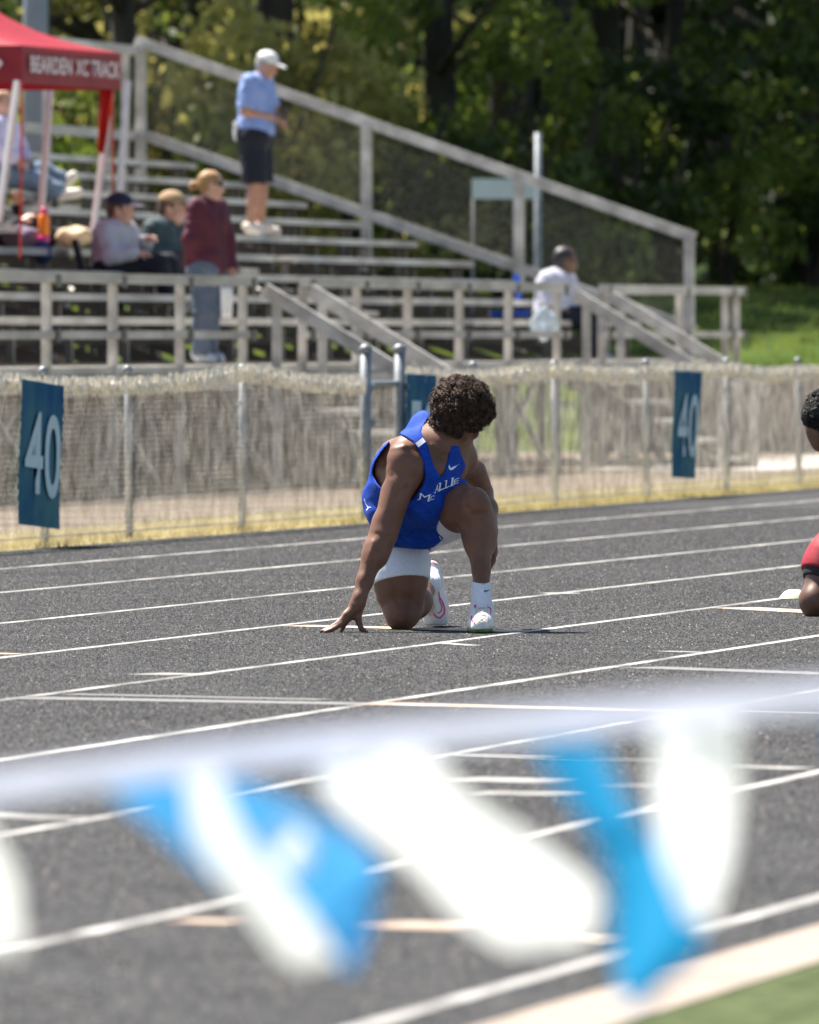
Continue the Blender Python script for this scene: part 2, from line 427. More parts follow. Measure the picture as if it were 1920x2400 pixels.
for x0, y0, x1, y1, w, m in (
        (694, 1467, 902, 1472, .20, PEACH), (902, 1472, 1228, 1481, .20, PEACH), (1722, 1425, 2000, 1440, .22, PEACH), (-60, 1531, 42, 1534, .10, PEACH),
        (338, 1580, 436, 1582, .22, LAN), (60, 1637, 850, 1651, .22, FAINT), (160, 1628, 760, 1641, .12, FAINT),
        (860, 1650, 1575, 1665, .22, ROSE), (1600, 1668, 2000, 1676, .10, LAN),
        (1060, 1772, 1500, 1783, .09, LAN), (1500, 1783, 1560, 1785, .09, LAN), (1700, 1797, 1880, 1803, .14, LAN),
        (1075, 1826, 1350, 1835, .22, LAN), (1120, 1859, 1400, 1864, .17, LAN), (1380, 1841, 1540, 1844, .14, LAN),
        (-60, 1910, 156, 1921, .17, LAN), (415, 2160, 560, 2163, .14, ROSE), (880, 2168, 1130, 2177, .22, ROSE), (1340, 2203, 1440, 2205, .14, PEACH),
        (1552, 1527, 1646, 1530, .08, LAN), (1500, 1565, 2000, 1582, .20, FAINT), (1292, 1390, 1332, 1392, .14, LAN), (1035, 1508, 1112, 1514, .07, LAN)):
    strip('cross_line', G(x0, y0), G(x1, y1), w, m, h=.002, seg=.1, wob=.004); CROSS.append((G(x0, y0), G(x1, y1), w, m))
LANES = (13.753, 12.502, 11.174, 9.995, 8.837, 7.607, 6.462, 5.245, 4.08)
def granules():
    """the rubber crumb surface: small upright granules, coloured by the paint they sit in"""
    n = 330000; z = np.sqrt(np.random.uniform(17. ** 2, 76. ** 2, n)); x = z * np.random.uniform(-.043, .043, n)
    u = z * C + x * S; D = z * S - x * C; ok = (D > 3.87) & (D < 14.84); u, D = u[ok], D[ok]; n = len(u)
    mi = np.random.choice(4, n, p=[.54, .36, .08, .02])
    for L in LANES: mi[np.abs(D - L) < .0225] = 4
    for a, c, w, m in CROSS:
        d = np.array([c.x - a.x, c.y - a.y]); L = np.hypot(*d); d /= L; t = (u - a.x) * d[0] + (D - a.y) * d[1]; q = np.abs((u - a.x) * -d[1] + (D - a.y) * d[0])
        k = (q < w / 2) & (t > 0) & (t < L); mi[k] = {LAN.name: 4, PEACH.name: 5, ROSE.name: 6, FAINT.name: 7}[m.name]
    r = np.random.uniform(.0020, .0040, n); hh = np.random.uniform(.0012, .0042, n); a0 = np.random.uniform(0, 6.28, n)
    hh[mi >= 4] *= .7
    v = np.empty((n, 4, 3), np.float32)
    for k in range(3): v[:, k, 0] = u + r * np.cos(a0 + 2.094 * k); v[:, k, 1] = D + r * np.sin(a0 + 2.094 * k); v[:, k, 2] = .0
    v[:, 3, 0] = u + np.random.uniform(-.001, .001, n); v[:, 3, 1] = D + np.random.uniform(-.001, .001, n); v[:, 3, 2] = hh
    f = (np.arange(n) * 4)[:, None, None] + np.array([[0, 1, 3], [1, 2, 3], [2, 0, 3]])[None]
    me = np_mesh('granules', v.reshape(-1, 3), f.reshape(-1, 3), False)
    def g(nm, c): return mat(nm, c, .85, .26, .9, spec=.15, detail=8)
    for m in (g('black_granule', (.007, .008, .010)), g('grey_granule', (.028, .029, .031)), g('pale_granule', (.115, .108, .10)), g('light_granule', (.36, .31, .26)), LAN, PEACH, ROSE, FAINT): me.materials.append(m)
    me.polygons.foreach_set('material_index', np.repeat(mi, 3).astype(np.int32)); me.update()
    o = bpy.data.objects.new('rubber_granules', me); link(o); o.parent = track; o['kind'] = 'stuff'
granules()

# ---- straw coloured grass along the fence
def blades(name, n, area, hgt, m, wid=.006, lean=.5):
    u0, u1, d0, d1 = area; u = np.random.uniform(u0, u1, n); d = np.random.uniform(d0, d1, n)
    hh = np.random.uniform(.4, 1, n) * hgt; an = np.random.uniform(0, 6.28, n); ln = np.random.uniform(0, lean, n) * hh
    base = np.stack([u, d, np.full(n, -.012)], 1); s = np.stack([np.cos(an), np.sin(an), 0 * an], 1) * wid
    an2 = np.random.uniform(0, 6.28, n); tip = base + np.stack([np.cos(an2) * ln, np.sin(an2) * ln, hh], 1)
    v = np.stack([base - s, base + s, tip], 1).reshape(-1, 3); f = np.arange(3 * n).reshape(-1, 3)
    return np_mesh(name, v, f, False)
STRAW = mat('straw_grass', (.50, .40, .20), .8, .25, 1.2, col2=(.62, .54, .32), trans=.3)
GREENB = mat('yellow_green_grass', (.27, .27, .05), .8, .3, 1.2, col2=(.42, .37, .10), trans=.3)
VERGE = mat('straw_litter_verge', (.30, .25, .12), .95, .3, 2.5, .8, col2=(.46, .40, .22), scale2=60)
mb = MB(); mb.poly([(30, 14.86, -.004), (140, 14.86, -.004), (140, 15.9, -.004), (30, 15.9, -.004)])
tag(obj('grass_verge', mb.me('verge'), VERGE), kind='structure')
tag(obj('straw_grass', blades('straw', 30000, (55, 96, 14.87, 15.9), .07, STRAW), STRAW), 'dry straw coloured grass growing along the foot of the fence', 'grass', kind='stuff')
tag(obj('green_grass', blades('green', 16000, (68, 96, 14.88, 16.2), .055, GREENB), GREENB), 'yellow green grass growing among straw along the fence foot', 'grass', kind='stuff')
PATHM = mat('pale_concrete_path', (.50, .45, .40), .85, .1, 1.5, .3)
mb = MB(); mb.poly([(96, 17.2, -.006), (140, 17.2, -.006), (140, 19.0, -.006), (96, 19.0, -.006)])
tag(obj('concrete_path', mb.me('path'), PATHM), kind='structure')
# low tan wall beyond the end of the stand
TANW = mat('tan_block_wall', (.33, .27, .21), .9, .2, 2.5, .6)
wl = thing('low_wall', 'long low tan wall beyond the right end of the bleachers', 'wall', W(5, 112.5, 0), RZ)
mb = MB(); mb.box((-3.2, 0, -.05), (12, .3, .78)); obj('wall_face', mb.me(), TANW, wl)
mb = MB(); mb.box((-3.25, -.05, .78), (12.05, .35, .84)); obj('coping', mb.me(), CONC, wl)

# ================================================================== chain-link fence
FD = 15.0
def PL(px, py, D):
    u, z = UD(px, D); return W((px - 960) / F * z, z, H - (py - HZ) / F * z)
def link_mesh(u0, u1, D, h0, h1, sp=.058, r=.0015):
    mb = MB(); hh = h1 - h0; u = u0 - hh
    while u < u1:
        for sg, dd in ((1, .003), (-1, -.003)):
            ja, jb = random.uniform(-.007, .007), random.uniform(-.007, .007)
            a, b = (u + ja, u + jb + hh * .95) if sg > 0 else (u + jb + hh * .95, u + ja); za, zb = h0, h1
            # clip to the panel
            pts = []
            for t in (0, 1): pts.append([a + (b - a) * t, za + (zb - za) * t])
            sl_ = (pts[1][1] - pts[0][1]) / (pts[1][0] - pts[0][0])
            for p in pts:
                if p[0] < u0: p[1] += (u0 - p[0]) * sl_; p[0] = u0
                if p[0] > u1: p[1] += (u1 - p[0]) * sl_; p[0] = u1
            if abs(pts[0][0] - pts[1][0]) > .02: mb.bar((pts[0][0], D + dd, pts[0][1]), (pts[1][0], D + dd, pts[1][1]), r * 2, n=3, cap=False)
        u += sp
    return mb.me('wire')
guard = [(-260, 880), (0, 879), (111, 890), (200, 889), (317, 887), (445, 879), (510, 866), (568, 857), (610, 861), (668, 874), (760, 884), (850, 890)]
guard2 = [(944, 862), (1000, 865), (1080, 870), (1150, 868), (1230, 857), (1313, 851), (1391, 859), (1460, 862), (1527, 856), (1600, 851), (1660, 853), (1714, 850), (1760, 858), (1800, 864), (1840, 858), (1883, 855), (1960, 858), (2100, 858)]
def fence(label, gpts, posts):
    a, b = UD(gpts[0][0], FD)[0], UD(gpts[-1][0], FD)[0]
    t = thing('chain_link_fence', label, 'fence', (a, FD, 0))
    w = part_w('wire_mesh', link_mesh(a, b, FD, .03, .93), WIRE, t); w['kind'] = 'stuff'
    # sagging corrugated guard along the top
    pts = []
    gp = [PL(x, y + 17, FD) for x, y in gpts]
    for i in range(len(gp) - 1):
        n = max(2, int((gp[i + 1] - gp[i]).length / .035))
        for k in range(n): pts.append(gp[i].lerp(gp[i + 1], k / n))
    rr = [.021 + random.uniform(-.002, .002) for i in range(len(pts))]
    for i, p in enumerate(pts): p.z += random.uniform(-.003, .003)
    mb = MB(); mb.tube(pts, .04, 7, rr); part_w('top_guard', mb.me('guard'), CAPM, t)
    mb = MB()
    for i in range(len(pts) - 1):
        for k in range(4):
            p = pts[i].lerp(pts[i + 1], k / 4); e = random.uniform(-.03, .03); h1, h2 = random.uniform(.035, .06), random.uniform(.03, .065); y = random.uniform(-.045, .02)
            mb.bar(p + Vector((-e, y, -h1)), p + Vector((e, y, h2)), .0075, .006, n=3, cap=False)
    o = part_w('wire_ends', mb.me('ends'), CAPM, t); o['kind'] = 'stuff'
    for px in posts:
        u = UD(px, FD)[0]; mb = MB(); mb.tube([(u, FD + .035, -.05), (u + random.uniform(-.03, .03), FD + .035, .96)], .023, 10)
        mb.ball((mb.v[-1][0], FD + .035, .965), .032, 8); p = part_w('fence_post', mb.me('post', True), GALV, t)
        for zz in (.25, .5, .75):
            mb = MB(); mb.tube([(u, FD + .035, zz), (u, FD + .035, zz + .02)], .031, 8); part_w('tie_band', mb.me('band'), GALV, t)
    mb = MB(); mb.tube([(a, FD + .005, .05), (b, FD + .005, .05)], .004, 5); part_w('tension_wire', mb.me(), GALV, t)
    return t
fence('chain link fence with sagging cream top guard left of the small gate', guard, (-60, 120, 317, 580))
fence('chain link fence with cream top guard right of the small gate', guard2, (1124, 1313, 1527, 1714, 1883))
gt = thing('fence_gate', 'narrow chain link gate between two tall ball capped posts', 'gate', (UD(857, FD)[0], FD, 0))
gu0, gu1 = UD(857, FD)[0], UD(937, FD)[0]
for u in (gu0, gu1):
    mb = MB(); mb.tube([(u, FD, -.05), (u, FD, 1.06)], .037, 12); p = part_w('gate_post', mb.me('p', True), GALV, gt)
    mb = MB(); mb.ball((u, FD, 1.075), .045, 10, (1, 1, .8)); part_w('ball_cap', mb.me('c', True), GALV, gt)
mb = MB()
for zz in (.10, .86): mb.tube([(gu0 + .07, FD, zz), (gu1 - .07, FD, zz)], .018, 8)
for u in (gu0 + .07, gu1 - .07): mb.tube([(u, FD, .10), (u, FD, .86)], .018, 8)
part_w('gate_frame', mb.me(), GALV, gt)
w = part_w('wire_mesh', link_mesh(gu0 + .08, gu1 - .08, FD, .1, .86), WIRE, gt); w['kind'] = 'stuff'
for u in (gu0, gu1):
    for zz in (.25, .62, .84): mb = MB(); mb.ball((u + .03, FD - .03, zz), .03, 6); part_w('hinge', mb.me(), GALV, gt)

# ---- yard marker signs hung on the fence
SIGNM = mat('blue_camo_print', (.010, .115, .26), .8, .25, 2.2, col2=(.055, .16, .17), detail=3, spec=.15)
DIGIT = mat('pale_aqua_print', (.55, .70, .70), .6, .05, 8)
def text_mesh(txt, res=4, bold=0.):
    cu = bpy.data.curves.new('t', 'FONT'); cu.body = txt; cu.size = 1; cu.resolution_u = res; cu.offset = bold
    o = bpy.data.objects.new('t', cu); COL.objects.link(o); bpy.context.view_layer.update()
    me = bpy.data.meshes.new_from_object(o); bpy.data.objects.remove(o); bpy.data.curves.remove(cu)
    v = np.array([p.co[:] for p in me.vertices]); lo = v.min(0); hi = v.max(0)
    for p in me.vertices: p.co = ((p.co.x - lo[0]) / (hi[0] - lo[0]), (p.co.y - lo[1]) / (hi[1] - lo[1]), 0)
    return me
def sign(label, txt, q, box, group='yard marker signs on the fence'):
    TL, TR, BR, BL = [PL(x, y, FD - .05) for x, y in q]
    t = thing('yard_marker_sign', label, 'sign', BL.copy(), 0, group)
    f = lambda a, b: (BL.lerp(BR, a)).lerp(TL.lerp(TR, a), b)
    mb = MB(); n = 6; off = Vector((0, .006, 0))
    for s_ in (0, 1):
        for j in range(n + 1):
            for i in range(n + 1): mb.v.append(tuple(f(i / n, j / n) + off * s_ + Vector((0, .006 * math.sin(i * 2.1 + j * .9), 0))))
    N = (n + 1) ** 2; I = lambda i, j, s_=0: s_ * N + j * (n + 1) + i
    for j in range(n):
        for i in range(n):
            mb.f.append((I(i, j), I(i + 1, j), I(i + 1, j + 1), I(i, j + 1))); mb.f.append((I(i, j, 1), I(i, j + 1, 1), I(i + 1, j + 1, 1), I(i + 1, j, 1)))
    for i in range(n):
        mb.f.append((I(i, 0), I(i, 0, 1), I(i + 1, 0, 1), I(i + 1, 0))); mb.f.append((I(i, n), I(i + 1, n), I(i + 1, n, 1), I(i, n, 1)))
        mb.f.append((I(0, i), I(0, i + 1), I(0, i + 1, 1), I(0, i, 1))); mb.f.append((I(n, i), I(n, i, 1), I(n, i + 1, 1), I(n, i + 1)))
    part_w('banner', mb.me('banner'), SIGNM, t)
    for ch, (x0, x1, y0, y1) in zip(txt, box):
        me = text_mesh(ch, bold=.012)
        for p in me.vertices: p.co = f(x0 + (x1 - x0) * p.co.x, y0 + (y1 - y0) * p.co.y) + Vector((0, -.012, 0))
        part_w('number', me, DIGIT, t)
sign('blue banner reading 40 at the far left of the fence', '40', [(52, 888), (148, 905), (140, 1241), (45, 1228)], [(.06, .50, .22, .79), (.54, .93, .20, .79)])
sign('blue banner reading 50 half hidden behind the kneeling runner', '50', [(953, 876), (1022, 879), (1018, 1178), (949, 1174)], [(.08, .48, .22, .79), (.54, .94, .22, .79)])
sign('blue banner reading 40 right of the kneeling runner', '40', [(1582, 869), (1645, 872), (1630, 1122), (1577, 1118)], [(.10, .50, .20, .79), (.54, .92, .19, .79)])

# ================================================================== bleachers
RK = lambda k: (19.3 + .543 * k, .917 + .189 * k)      # seat row k: Y and height
U0, UA, UB, U1 = 72.0, 97.1, 97.95, 105.8
bl = thing('bleachers', 'long weathered aluminium bleacher stand with raised front walkway', 'bleachers', (90, 22, 0))
def box_mesh(L, w, t):
    mb = MB(); mb.box((0, -w / 2, -t), (L, w / 2, 0))
    for q in (-.3, 0, .3): mb.box((0, q * w - .006, 0), (L, q * w + .006, .004))      # ribs along the top
    mb.box((0, -w / 2 - .004, -t - .012), (L, -w / 2 + .02, -t))
    return mb.me('plank')
seat_me = {}; SHADEP = mat('shade_dark_planks', (.05, .043, .036), .8, .25, 3, .2)  # foot planks coloured dark so the gaps under the seats look shaded
def plank(u0, u1, D, h, w=.25, t=.042, name='seat_plank'):
    k = (round(u1 - u0, 2), w)
    if k not in seat_me: m_ = box_mesh(u1 - u0 - .004, w, t); m_.materials.append(ALU); seat_me[k] = m_
    o = bpy.data.objects.new(name, seat_me[k]); link(o); o.parent = bl
    if name == 'foot_plank': o.material_slots[0].link = 'OBJECT'; o.material_slots[0].material = SHADEP
    o.location = (u0 - 90, D - 22, h); return o
for k in range(2, 11):
    D, h = RK(k)
    for a, b in ((U0, 80.4), (80.4, 88.8), (88.8, UA), (UB, U1)): plank(a, b, D, h)
    for a, b in ((U0, 80.4), (80.4, 88.8), (88.8, UA), (UB, U1)): plank(a, b, D - .27, h - .345, .26, .036, 'foot_plank')
    if k > 2: plank(UA + .02, UB - .02, D - .1, h - .30, .5, .036, 'aisle_step')
for j in range(4):
    for a, b in ((U0, 80.4), (80.4, 88.8), (88.8, 96.8), (98.5, 104.2)): plank(a, b, 19.36 + j * .26, .93, .25, .045, 'deck_plank')
for a, b in ((U0, 84.4), (86.4, 96.8), (98.5, 104.2)):
    plank(a, b, 19.22, .86, .05, .10, 'deck_edge')
# welded frames under the rows
us = list(np.arange(U0 + .4, UA, 1.83)) + list(np.arange(UB + .15, U1, 1.83)) + [U1 - .1]
fr = MB(); base_u = us[0]
D2, h2 = RK(2); D10, h10 = RK(10)
fr.bar((0, 19.3, .83), (0, D2, .83), .05, .09); fr.bar((0, D2 - .25, .80), (0, D10 + .2, h10 - .42), .05, .09)
for D, ht in ((19.3, .83), (20.3, .83), (21.9, 1.36), (23.4, 1.88), (24.5, 2.27), (25.1, 2.45)): fr.bar((0, D, -.05), (0, D, ht), .065, .065)
for k in range(2, 11):
    D, h = RK(k); fr.bar((0, D, h - .42), (0, D, h - .045), .07, .05); fr.bar((0, D - .10, h - .06), (0, D + .10, h - .06), .05, .03)
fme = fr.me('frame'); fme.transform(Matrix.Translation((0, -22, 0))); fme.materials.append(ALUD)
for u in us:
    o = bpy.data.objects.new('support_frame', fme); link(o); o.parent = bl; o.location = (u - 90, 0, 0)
for i in range(0, len(us) - 1, 2):
    for D, ht in ((19.3, .8), (23.4, 1.8)):
        mb = MB(); mb.bar((us[i], D + .04, .05), (us[i + 1], D + .04, ht), .05, .03); part_w('cross_brace', mb.me(), ALU, bl)
        mb = MB(); mb.bar((us[i], D - .04, ht), (us[i + 1], D - .04, .05), .05, .03); part_w('cross_brace', mb.me(), ALU, bl)
# front walk railing in three runs
RH, MH, RD = 1.575, 1.165, 19.2
def rail_run(x0, x1, posts, D=RD):
    a, b = UD(x0, D)[0], UD(x1, D)[0]
    mb = MB(); mb.bar((a, D, RH), (b, D, RH), .075, .075); part_w('top_rail', mb.me(), ALU, bl)
    mb = MB(); mb.bar((a, D, MH), (b, D, MH), .06, .06); part_w('mid_rail', mb.me(), ALU, bl)
    for px in posts:
        u = UD(px, D)[0]; mb = MB(); mb.bar((u, D + .05, -.03), (u, D + .05, RH - .04), .078, .06); part_w('rail_post', mb.me(), ALU, bl)
        for zz in (MH, RH - .02):
            mb = MB(); mb.box((u - .065, D - .045, zz - .05), (u + .065, D - .036, zz + .04)); part_w('bracket', mb.me(), ALUD, bl)
rail_run(-330, 594, (-190, -30, 125, 280, 437, 584))
rail_run(712, 1330, (724, 850, 970, 1090, 1205, 1318))
rail_run(1413, 1742, (1423, 1605, 1712, 1738))
# side guard at the far end and the back guard
def up_rail(u, k0, k1, dh, name, w=.085):
    (Da, ha), (Db, hb) = RK(k0), RK(k1); mb = MB(); mb.bar((u, Da, ha + dh), (u, Db, hb + dh), .05, w); part_w(name, mb.me(), ALU, bl)
UG = 106.05
up_rail(UG, .9, 11.0, 1.0, 'guard_rail', .10); up_rail(UG, .9, 11.0, .12, 'guard_rail', .10)
for k in (1.0, 4.05, 6.8, 8.9, 10.9):
    D, h = RK(k); mb = MB(); mb.bar((UG, D, -.03 if k < 2 else h - .9), (UG, D, h + .97), .10, .09); part_w('guard_post', mb.me(), ALU, bl)
def guard_net():
    mb = MB(); (Da, ha), (Db, hb) = RK(1.0), RK(10.9); n = int((Db - Da) / .058); sl_ = (hb - ha) / (Db - Da)
    for i in range(-16, n):
        for sg in (1, -1):
            d0 = Da + i * .058; d1 = d0 + .85
            if sg < 0: d0, d1 = d1, d0
            q = []
            for d, e in ((d0, .14), (d1, .98)): q.append((d, e))
            pts = []
            for (d, e) in q:
                dd = min(max(d, Da), Db)
                if dd != d: e = q[0][1] + (q[1][1] - q[0][1]) * (dd - q[0][0]) / (q[1][0] - q[0][0])
                pts.append((UG + .003 * sg, dd, ha + (dd - Da) * sl_ + e))
            if abs(pts[0][1] - pts[1][1]) > .03: mb.bar(pts[0], pts[1], .0016, n=3, cap=False)
    return mb.me()
w = part_w('wire_mesh', guard_net(), NETW, bl); w['kind'] = 'stuff'
D11, h11 = RK(10.9)
for zz in (3.90, 3.08):
    mb = MB(); mb.bar((U0, D11 + .05, zz), (UG, D11 + .05, zz), .06, .09); part_w('back_rail', mb.me(), ALU, bl)
for u in list(np.arange(U0 + 1.2, UG, 2.45)) + [UG - .3]:
    mb = MB(); mb.bar((u, D11 + .08, 2.3), (u, D11 + .08, 3.88), .07, .07); part_w('back_post', mb.me(), ALU, bl)
# steps down to the track side with their handrails
def stair(ua, ub):
    for i in range(5):
        mb = MB(); h = .76 - i * .168; D = 18.98 - i * .24; mb.box((ua + .05, D - .14, h - .04), (ub - .05, D + .14, h)); part_w('stair_tread', mb.me(), ALU, bl)
    for u in (ua, ub):
        mb = MB(); mb.bar((u, 19.15, RH - .06), (u, 17.72, .66), .07, .105); part_w('stair_handrail', mb.me(), ALU, bl)
        for D, ht in ((19.05, RH - .14), (17.85, .70)):
            mb = MB(); mb.bar((u, D, -.02), (u, D, ht), .065, .065); part_w('rail_post', mb.me(), ALU, bl)
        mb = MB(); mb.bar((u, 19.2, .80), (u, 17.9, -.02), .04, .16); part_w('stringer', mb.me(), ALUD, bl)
stair(UD(604, RD)[0], UD(712, RD)[0]); stair(UD(1335, RD)[0], UD(1416, RD)[0])
# end platform rails going back
BRW = mat('brown_dirt_and_shade', (.042, .022, .010), .9, .35, 2.0, .6, col2=(.085, .046, .022), stretch=(1, 1, .3))  # dirt brown with the shade under the stand mixed into the colour
rw = thing('shade_backing', 'dark brown backing added for dirt and shade under the front walkway of the bleachers', 'screen', (80, 20.3, 0))  # added backing for the dark space beneath the walkway
for i in range(82):
    mb = MB(); u = 57 + i * .48; mb.box((u, 20.3 + random.uniform(0, .03), -.05), (u + .465, 20.34, .80 + random.uniform(-.03, .03))); part_w('board', mb.me(), BRW, rw)
rw2 = thing('shade_backing', 'long dark brown backing added behind the bleachers to keep their underside dark', 'screen', (84, 25.9, 0))  # added backing, hides the green bank and keeps the underside dark
for i in range(50):
    mb = MB(); u = 58 + i * .96; mb.box((u, 25.9 + random.uniform(0, .02), -.05), (u + .945, 25.95, 1.5 + random.uniform(-.04, .04))); part_w('board', mb.me(), BRW, rw2)
mb = MB(); mb.bar((104.2, 19.25, RH), (104.2, 20.3, RH), .06, .07); part_w('top_rail', mb.me(), ALU, bl)
mb = MB(); mb.bar((104.2, 20.3, -.03), (104.2, 20.3, RH), .08, .06); part_w('rail_post', mb.me(), ALU, bl)

# ================================================================== trees
BARK = mat('dark_bark', (.030, .024, .018), .95, .35, 3, .9, col2=(.06, .048, .036), stretch=(1, 1, .25), scale2=20)
LEAF = [leaf_mat('yellow_green_leaves', (.20, .19, .045), (.50, .44, .14), .55), leaf_mat('fresh_green_leaves', (.07, .125, .018), (.28, .32, .06), .55), leaf_mat('dark_green_leaves', (.016, .034, .008), (.09, .13, .025))]
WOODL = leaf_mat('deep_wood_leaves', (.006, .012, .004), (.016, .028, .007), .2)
def leaves(n, blobs, size):
    """leaf-sized quads spread through ellipsoidal clumps (centre, radii)"""
    bl_ = np.array([b[0] for b in blobs]); br = np.array([b[1] for b in blobs]); vol = br.prod(1) ** .7; pi = np.random.choice(len(blobs), n, p=vol / vol.sum())
    d = np.random.normal(size=(n, 3)); d /= np.linalg.norm(d, axis=1)[:, None]; r = np.random.uniform(.35, 1, (n, 1)) ** .6
    c = bl_[pi] + d * r * br[pi]
    a = np.random.normal(size=(n, 3)); a /= np.linalg.norm(a, axis=1)[:, None]; b = np.cross(a, np.random.normal(size=(n, 3))); b /= np.linalg.norm(b, axis=1)[:, None]
    s = np.random.uniform(.6, 1.3, (n, 1)) * size
    v = np.stack([c - a * s, c - b * s * .6, c + a * s, c + b * s * .6], 1).reshape(-1, 3)
    return np_mesh('leaves', v, np.arange(4 * n).reshape(-1, 4), False)
def trunk_mesh(hgt, r, lean, limbs):
    mb = MB(); n = 9; pts = []; rs = []
    for i in range(n):
        t = i / (n - 1); pts.append((lean[0] * t + .12 * math.sin(t * 5 + r * 40), lean[1] * t + .1 * math.cos(t * 4 + r * 30), hgt * t - .3)); rs.append(r * (1.25 if i == 0 else 1) * (1 - .72 * t))
    mb.tube(pts, r, 9, rs)
    for (t, an, L) in limbs:
        i = min(n - 2, int(t * (n - 1))); p = Vector(pts[i]); q = p + Vector((math.cos(an) * L * .5, math.sin(an) * L * .5, L * .25)); e = q + Vector((math.cos(an + .3) * L * .5, math.sin(an + .3) * L * .5, L * .4))
        mb.tube([p, q, e], .1, 6, [rs[i] * .5, rs[i] * .34, .02])
    return mb.me('trunk', True)
variants = []
for s in range(4):
    random.seed(20 + s); np.random.seed(20 + s); hg = 13 + s
    limbs = [(random.uniform(.15, .9), random.uniform(0, 6.28), random.uniform(1.2, 3)) for _ in range(9)]
    tm = trunk_mesh(hg, .15 + .05 * s, (random.uniform(-.8, .8), random.uniform(-.6, .6)), limbs); tm.materials.append(BARK)
    blobs = [((math.cos(a) * L * .9, math.sin(a) * L * .9, t * hg + L * .4), (random.uniform(.5, 1.1), random.uniform(.5, 1.1), random.uniform(.35, .8))) for t, a, L in limbs]
    blobs += [((random.uniform(-1.8, 1.8), random.uniform(-1.8, 1.8), random.uniform(.5, .95) * hg), (random.uniform(.8, 1.5),) * 3) for _ in range(7)]
    variants.append((tm, leaves(5200, blobs, .10)))
trees = []
random.seed(5)
ORD = ['first', 'second', 'third', 'fourth', 'fifth', 'sixth', 'seventh', 'eighth', 'ninth', 'tenth', 'eleventh', 'twelfth', 'thirteenth', 'fourteenth', 'fifteenth', 'sixteenth', 'seventeenth', 'eighteenth', 'nineteenth', 'twentieth']
kinds = ['slim', 'leaning', 'sturdy', 'thick trunked']
tree_spots = [(-4.6, 143), (-3.55, 141.5), (-2.6, 144), (-1.75, 142), (-.75, 145), (.35, 146), (-3.9, 150), (-3.1, 147), (-2.35, 153), (-1.35, 150), (-.35, 156), (-.9, 163), (.55, 152), (1.3, 160), (1.9, 149), (2.6, 156), (3.5, 152), (4.3, 158), (5.1, 151), (5.9, 157), (-5.0, 156), (-6.2, 151), (7.1, 153), (-7.6, 158), (8.4, 158),
              (-4.4, 172), (-2.7, 176), (-1.6, 171), (.3, 175), (1.7, 172), (2.9, 177), (4.6, 174), (6.2, 178), (-6.0, 178), (8.6, 175), (-8.4, 174), (0.9, 186), (3.8, 188), (-3.4, 190), (6.6, 189), (-6.8, 190)]
side = lambda x: 'at the left end of the view' if x < -3 else 'left of the middle' if x < -.6 else 'in the middle' if x < 1.2 else 'right of the middle' if x < 3.2 else 'toward the right edge'
rowk = lambda z: 0 if z < 147 else 1 if z < 165 else 2
rank = lambda x, z: ORD[sorted(q[0] / q[1] for q in tree_spots if rowk(q[1]) == rowk(z)).index(x / z)]
for i, (x, z) in enumerate(tree_spots):
    tm, lm = variants[i % 4]
    lk = 0 if x < -.2 and i % 3 else (1 if i % 2 else 2)
    if x > 2.2: lk = 2 if i % 3 else 1
    t = thing('tree', '%s woodland tree, %s from the left in the %s row behind the bleachers' % (kinds[i % 4], rank(x, z), ('nearest', 'middle', 'farthest')[rowk(z)]), 'tree', W(x, z, ground_h(x, z)), random.uniform(0, 6.28), 'woodland trees behind the bleachers')
    t.scale = (1, 1, random.uniform(.9, 1.1))
    tr = bpy.data.objects.new('trunk', tm); link(tr); tr.parent = t
    key = (i % 4, lk)
    cr = bpy.data.objects.new('crown', lm); link(cr); cr.parent = t
    if not lm.materials: lm.materials.append(LEAF[1])
    cr.material_slots[0].link = 'OBJECT'; cr.material_slots[0].material = LEAF[lk]
# understory shrubs
shr = []
for s in range(3):
    np.random.seed(40 + s); random.seed(40 + s)
    blobs = [((random.uniform(-.9, .9), random.uniform(-.7, .7), random.uniform(.3, 2.4)), (random.uniform(.3, .6), random.uniform(.3, .6), random.uniform(.25, .5))) for _ in range(12)]
    sm = MB()
    for _ in range(6):
        a = random.uniform(0, 6.28); sm.tube([(0, 0, -.2), (math.cos(a) * .3, math.sin(a) * .3, 1), (math.cos(a) * .8, math.sin(a) * .8, 2.2)], .03, 5, [.035, .025, .008])
    stm = sm.me('stems'); stm.materials.append(BARK); shr.append((stm, leaves(1700, blobs, .075)))
random.seed(11)
sp = [(-5.6, 139), (-4.5, 142), (-3.6, 138), (-2.8, 143), (-2.0, 139), (-1.2, 144), (-.4, 140), (.3, 145), (1.1, 141), (2.0, 146), (3.1, 148), (4.2, 149), (5.3, 150), (6.5, 150), (-6.6, 144), (-3.2, 160), (-.8, 158), (1.4, 165), (3.9, 166), (-2.2, 167), (.1, 168), (5.6, 167)]
for i, (x, z) in enumerate(sp):
    st, lm = shr[i % 3]
    t = thing('shrub', '%s understory shrub, %s from the left in the %s line at the wood edge' % (('tall', 'bushy', 'loose')[i % 3], ORD[sorted(q[0] / q[1] for q in sp if (q[1] < 155) == (z < 155)).index(x / z)], 'near' if z < 155 else 'far'), 'shrub', W(x, z, ground_h(x, z)), random.uniform(0, 6.28), 'shrubs along the edge of the wood')
    s_ = random.uniform(.9, 1.5); t.scale = (s_, s_, s_ * random.uniform(.9, 1.3))
    a = bpy.data.objects.new('stems', st); link(a); a.parent = t
    b = bpy.data.objects.new('foliage', lm); link(b); b.parent = t
    if not lm.materials: lm.materials.append(LEAF[0])
    lk = (0 if i % 3 < 2 else 1) if x < .2 else (1 if i % 2 else 2)
    b.material_slots[0].link = 'OBJECT'; b.material_slots[0].material = LEAF[lk]
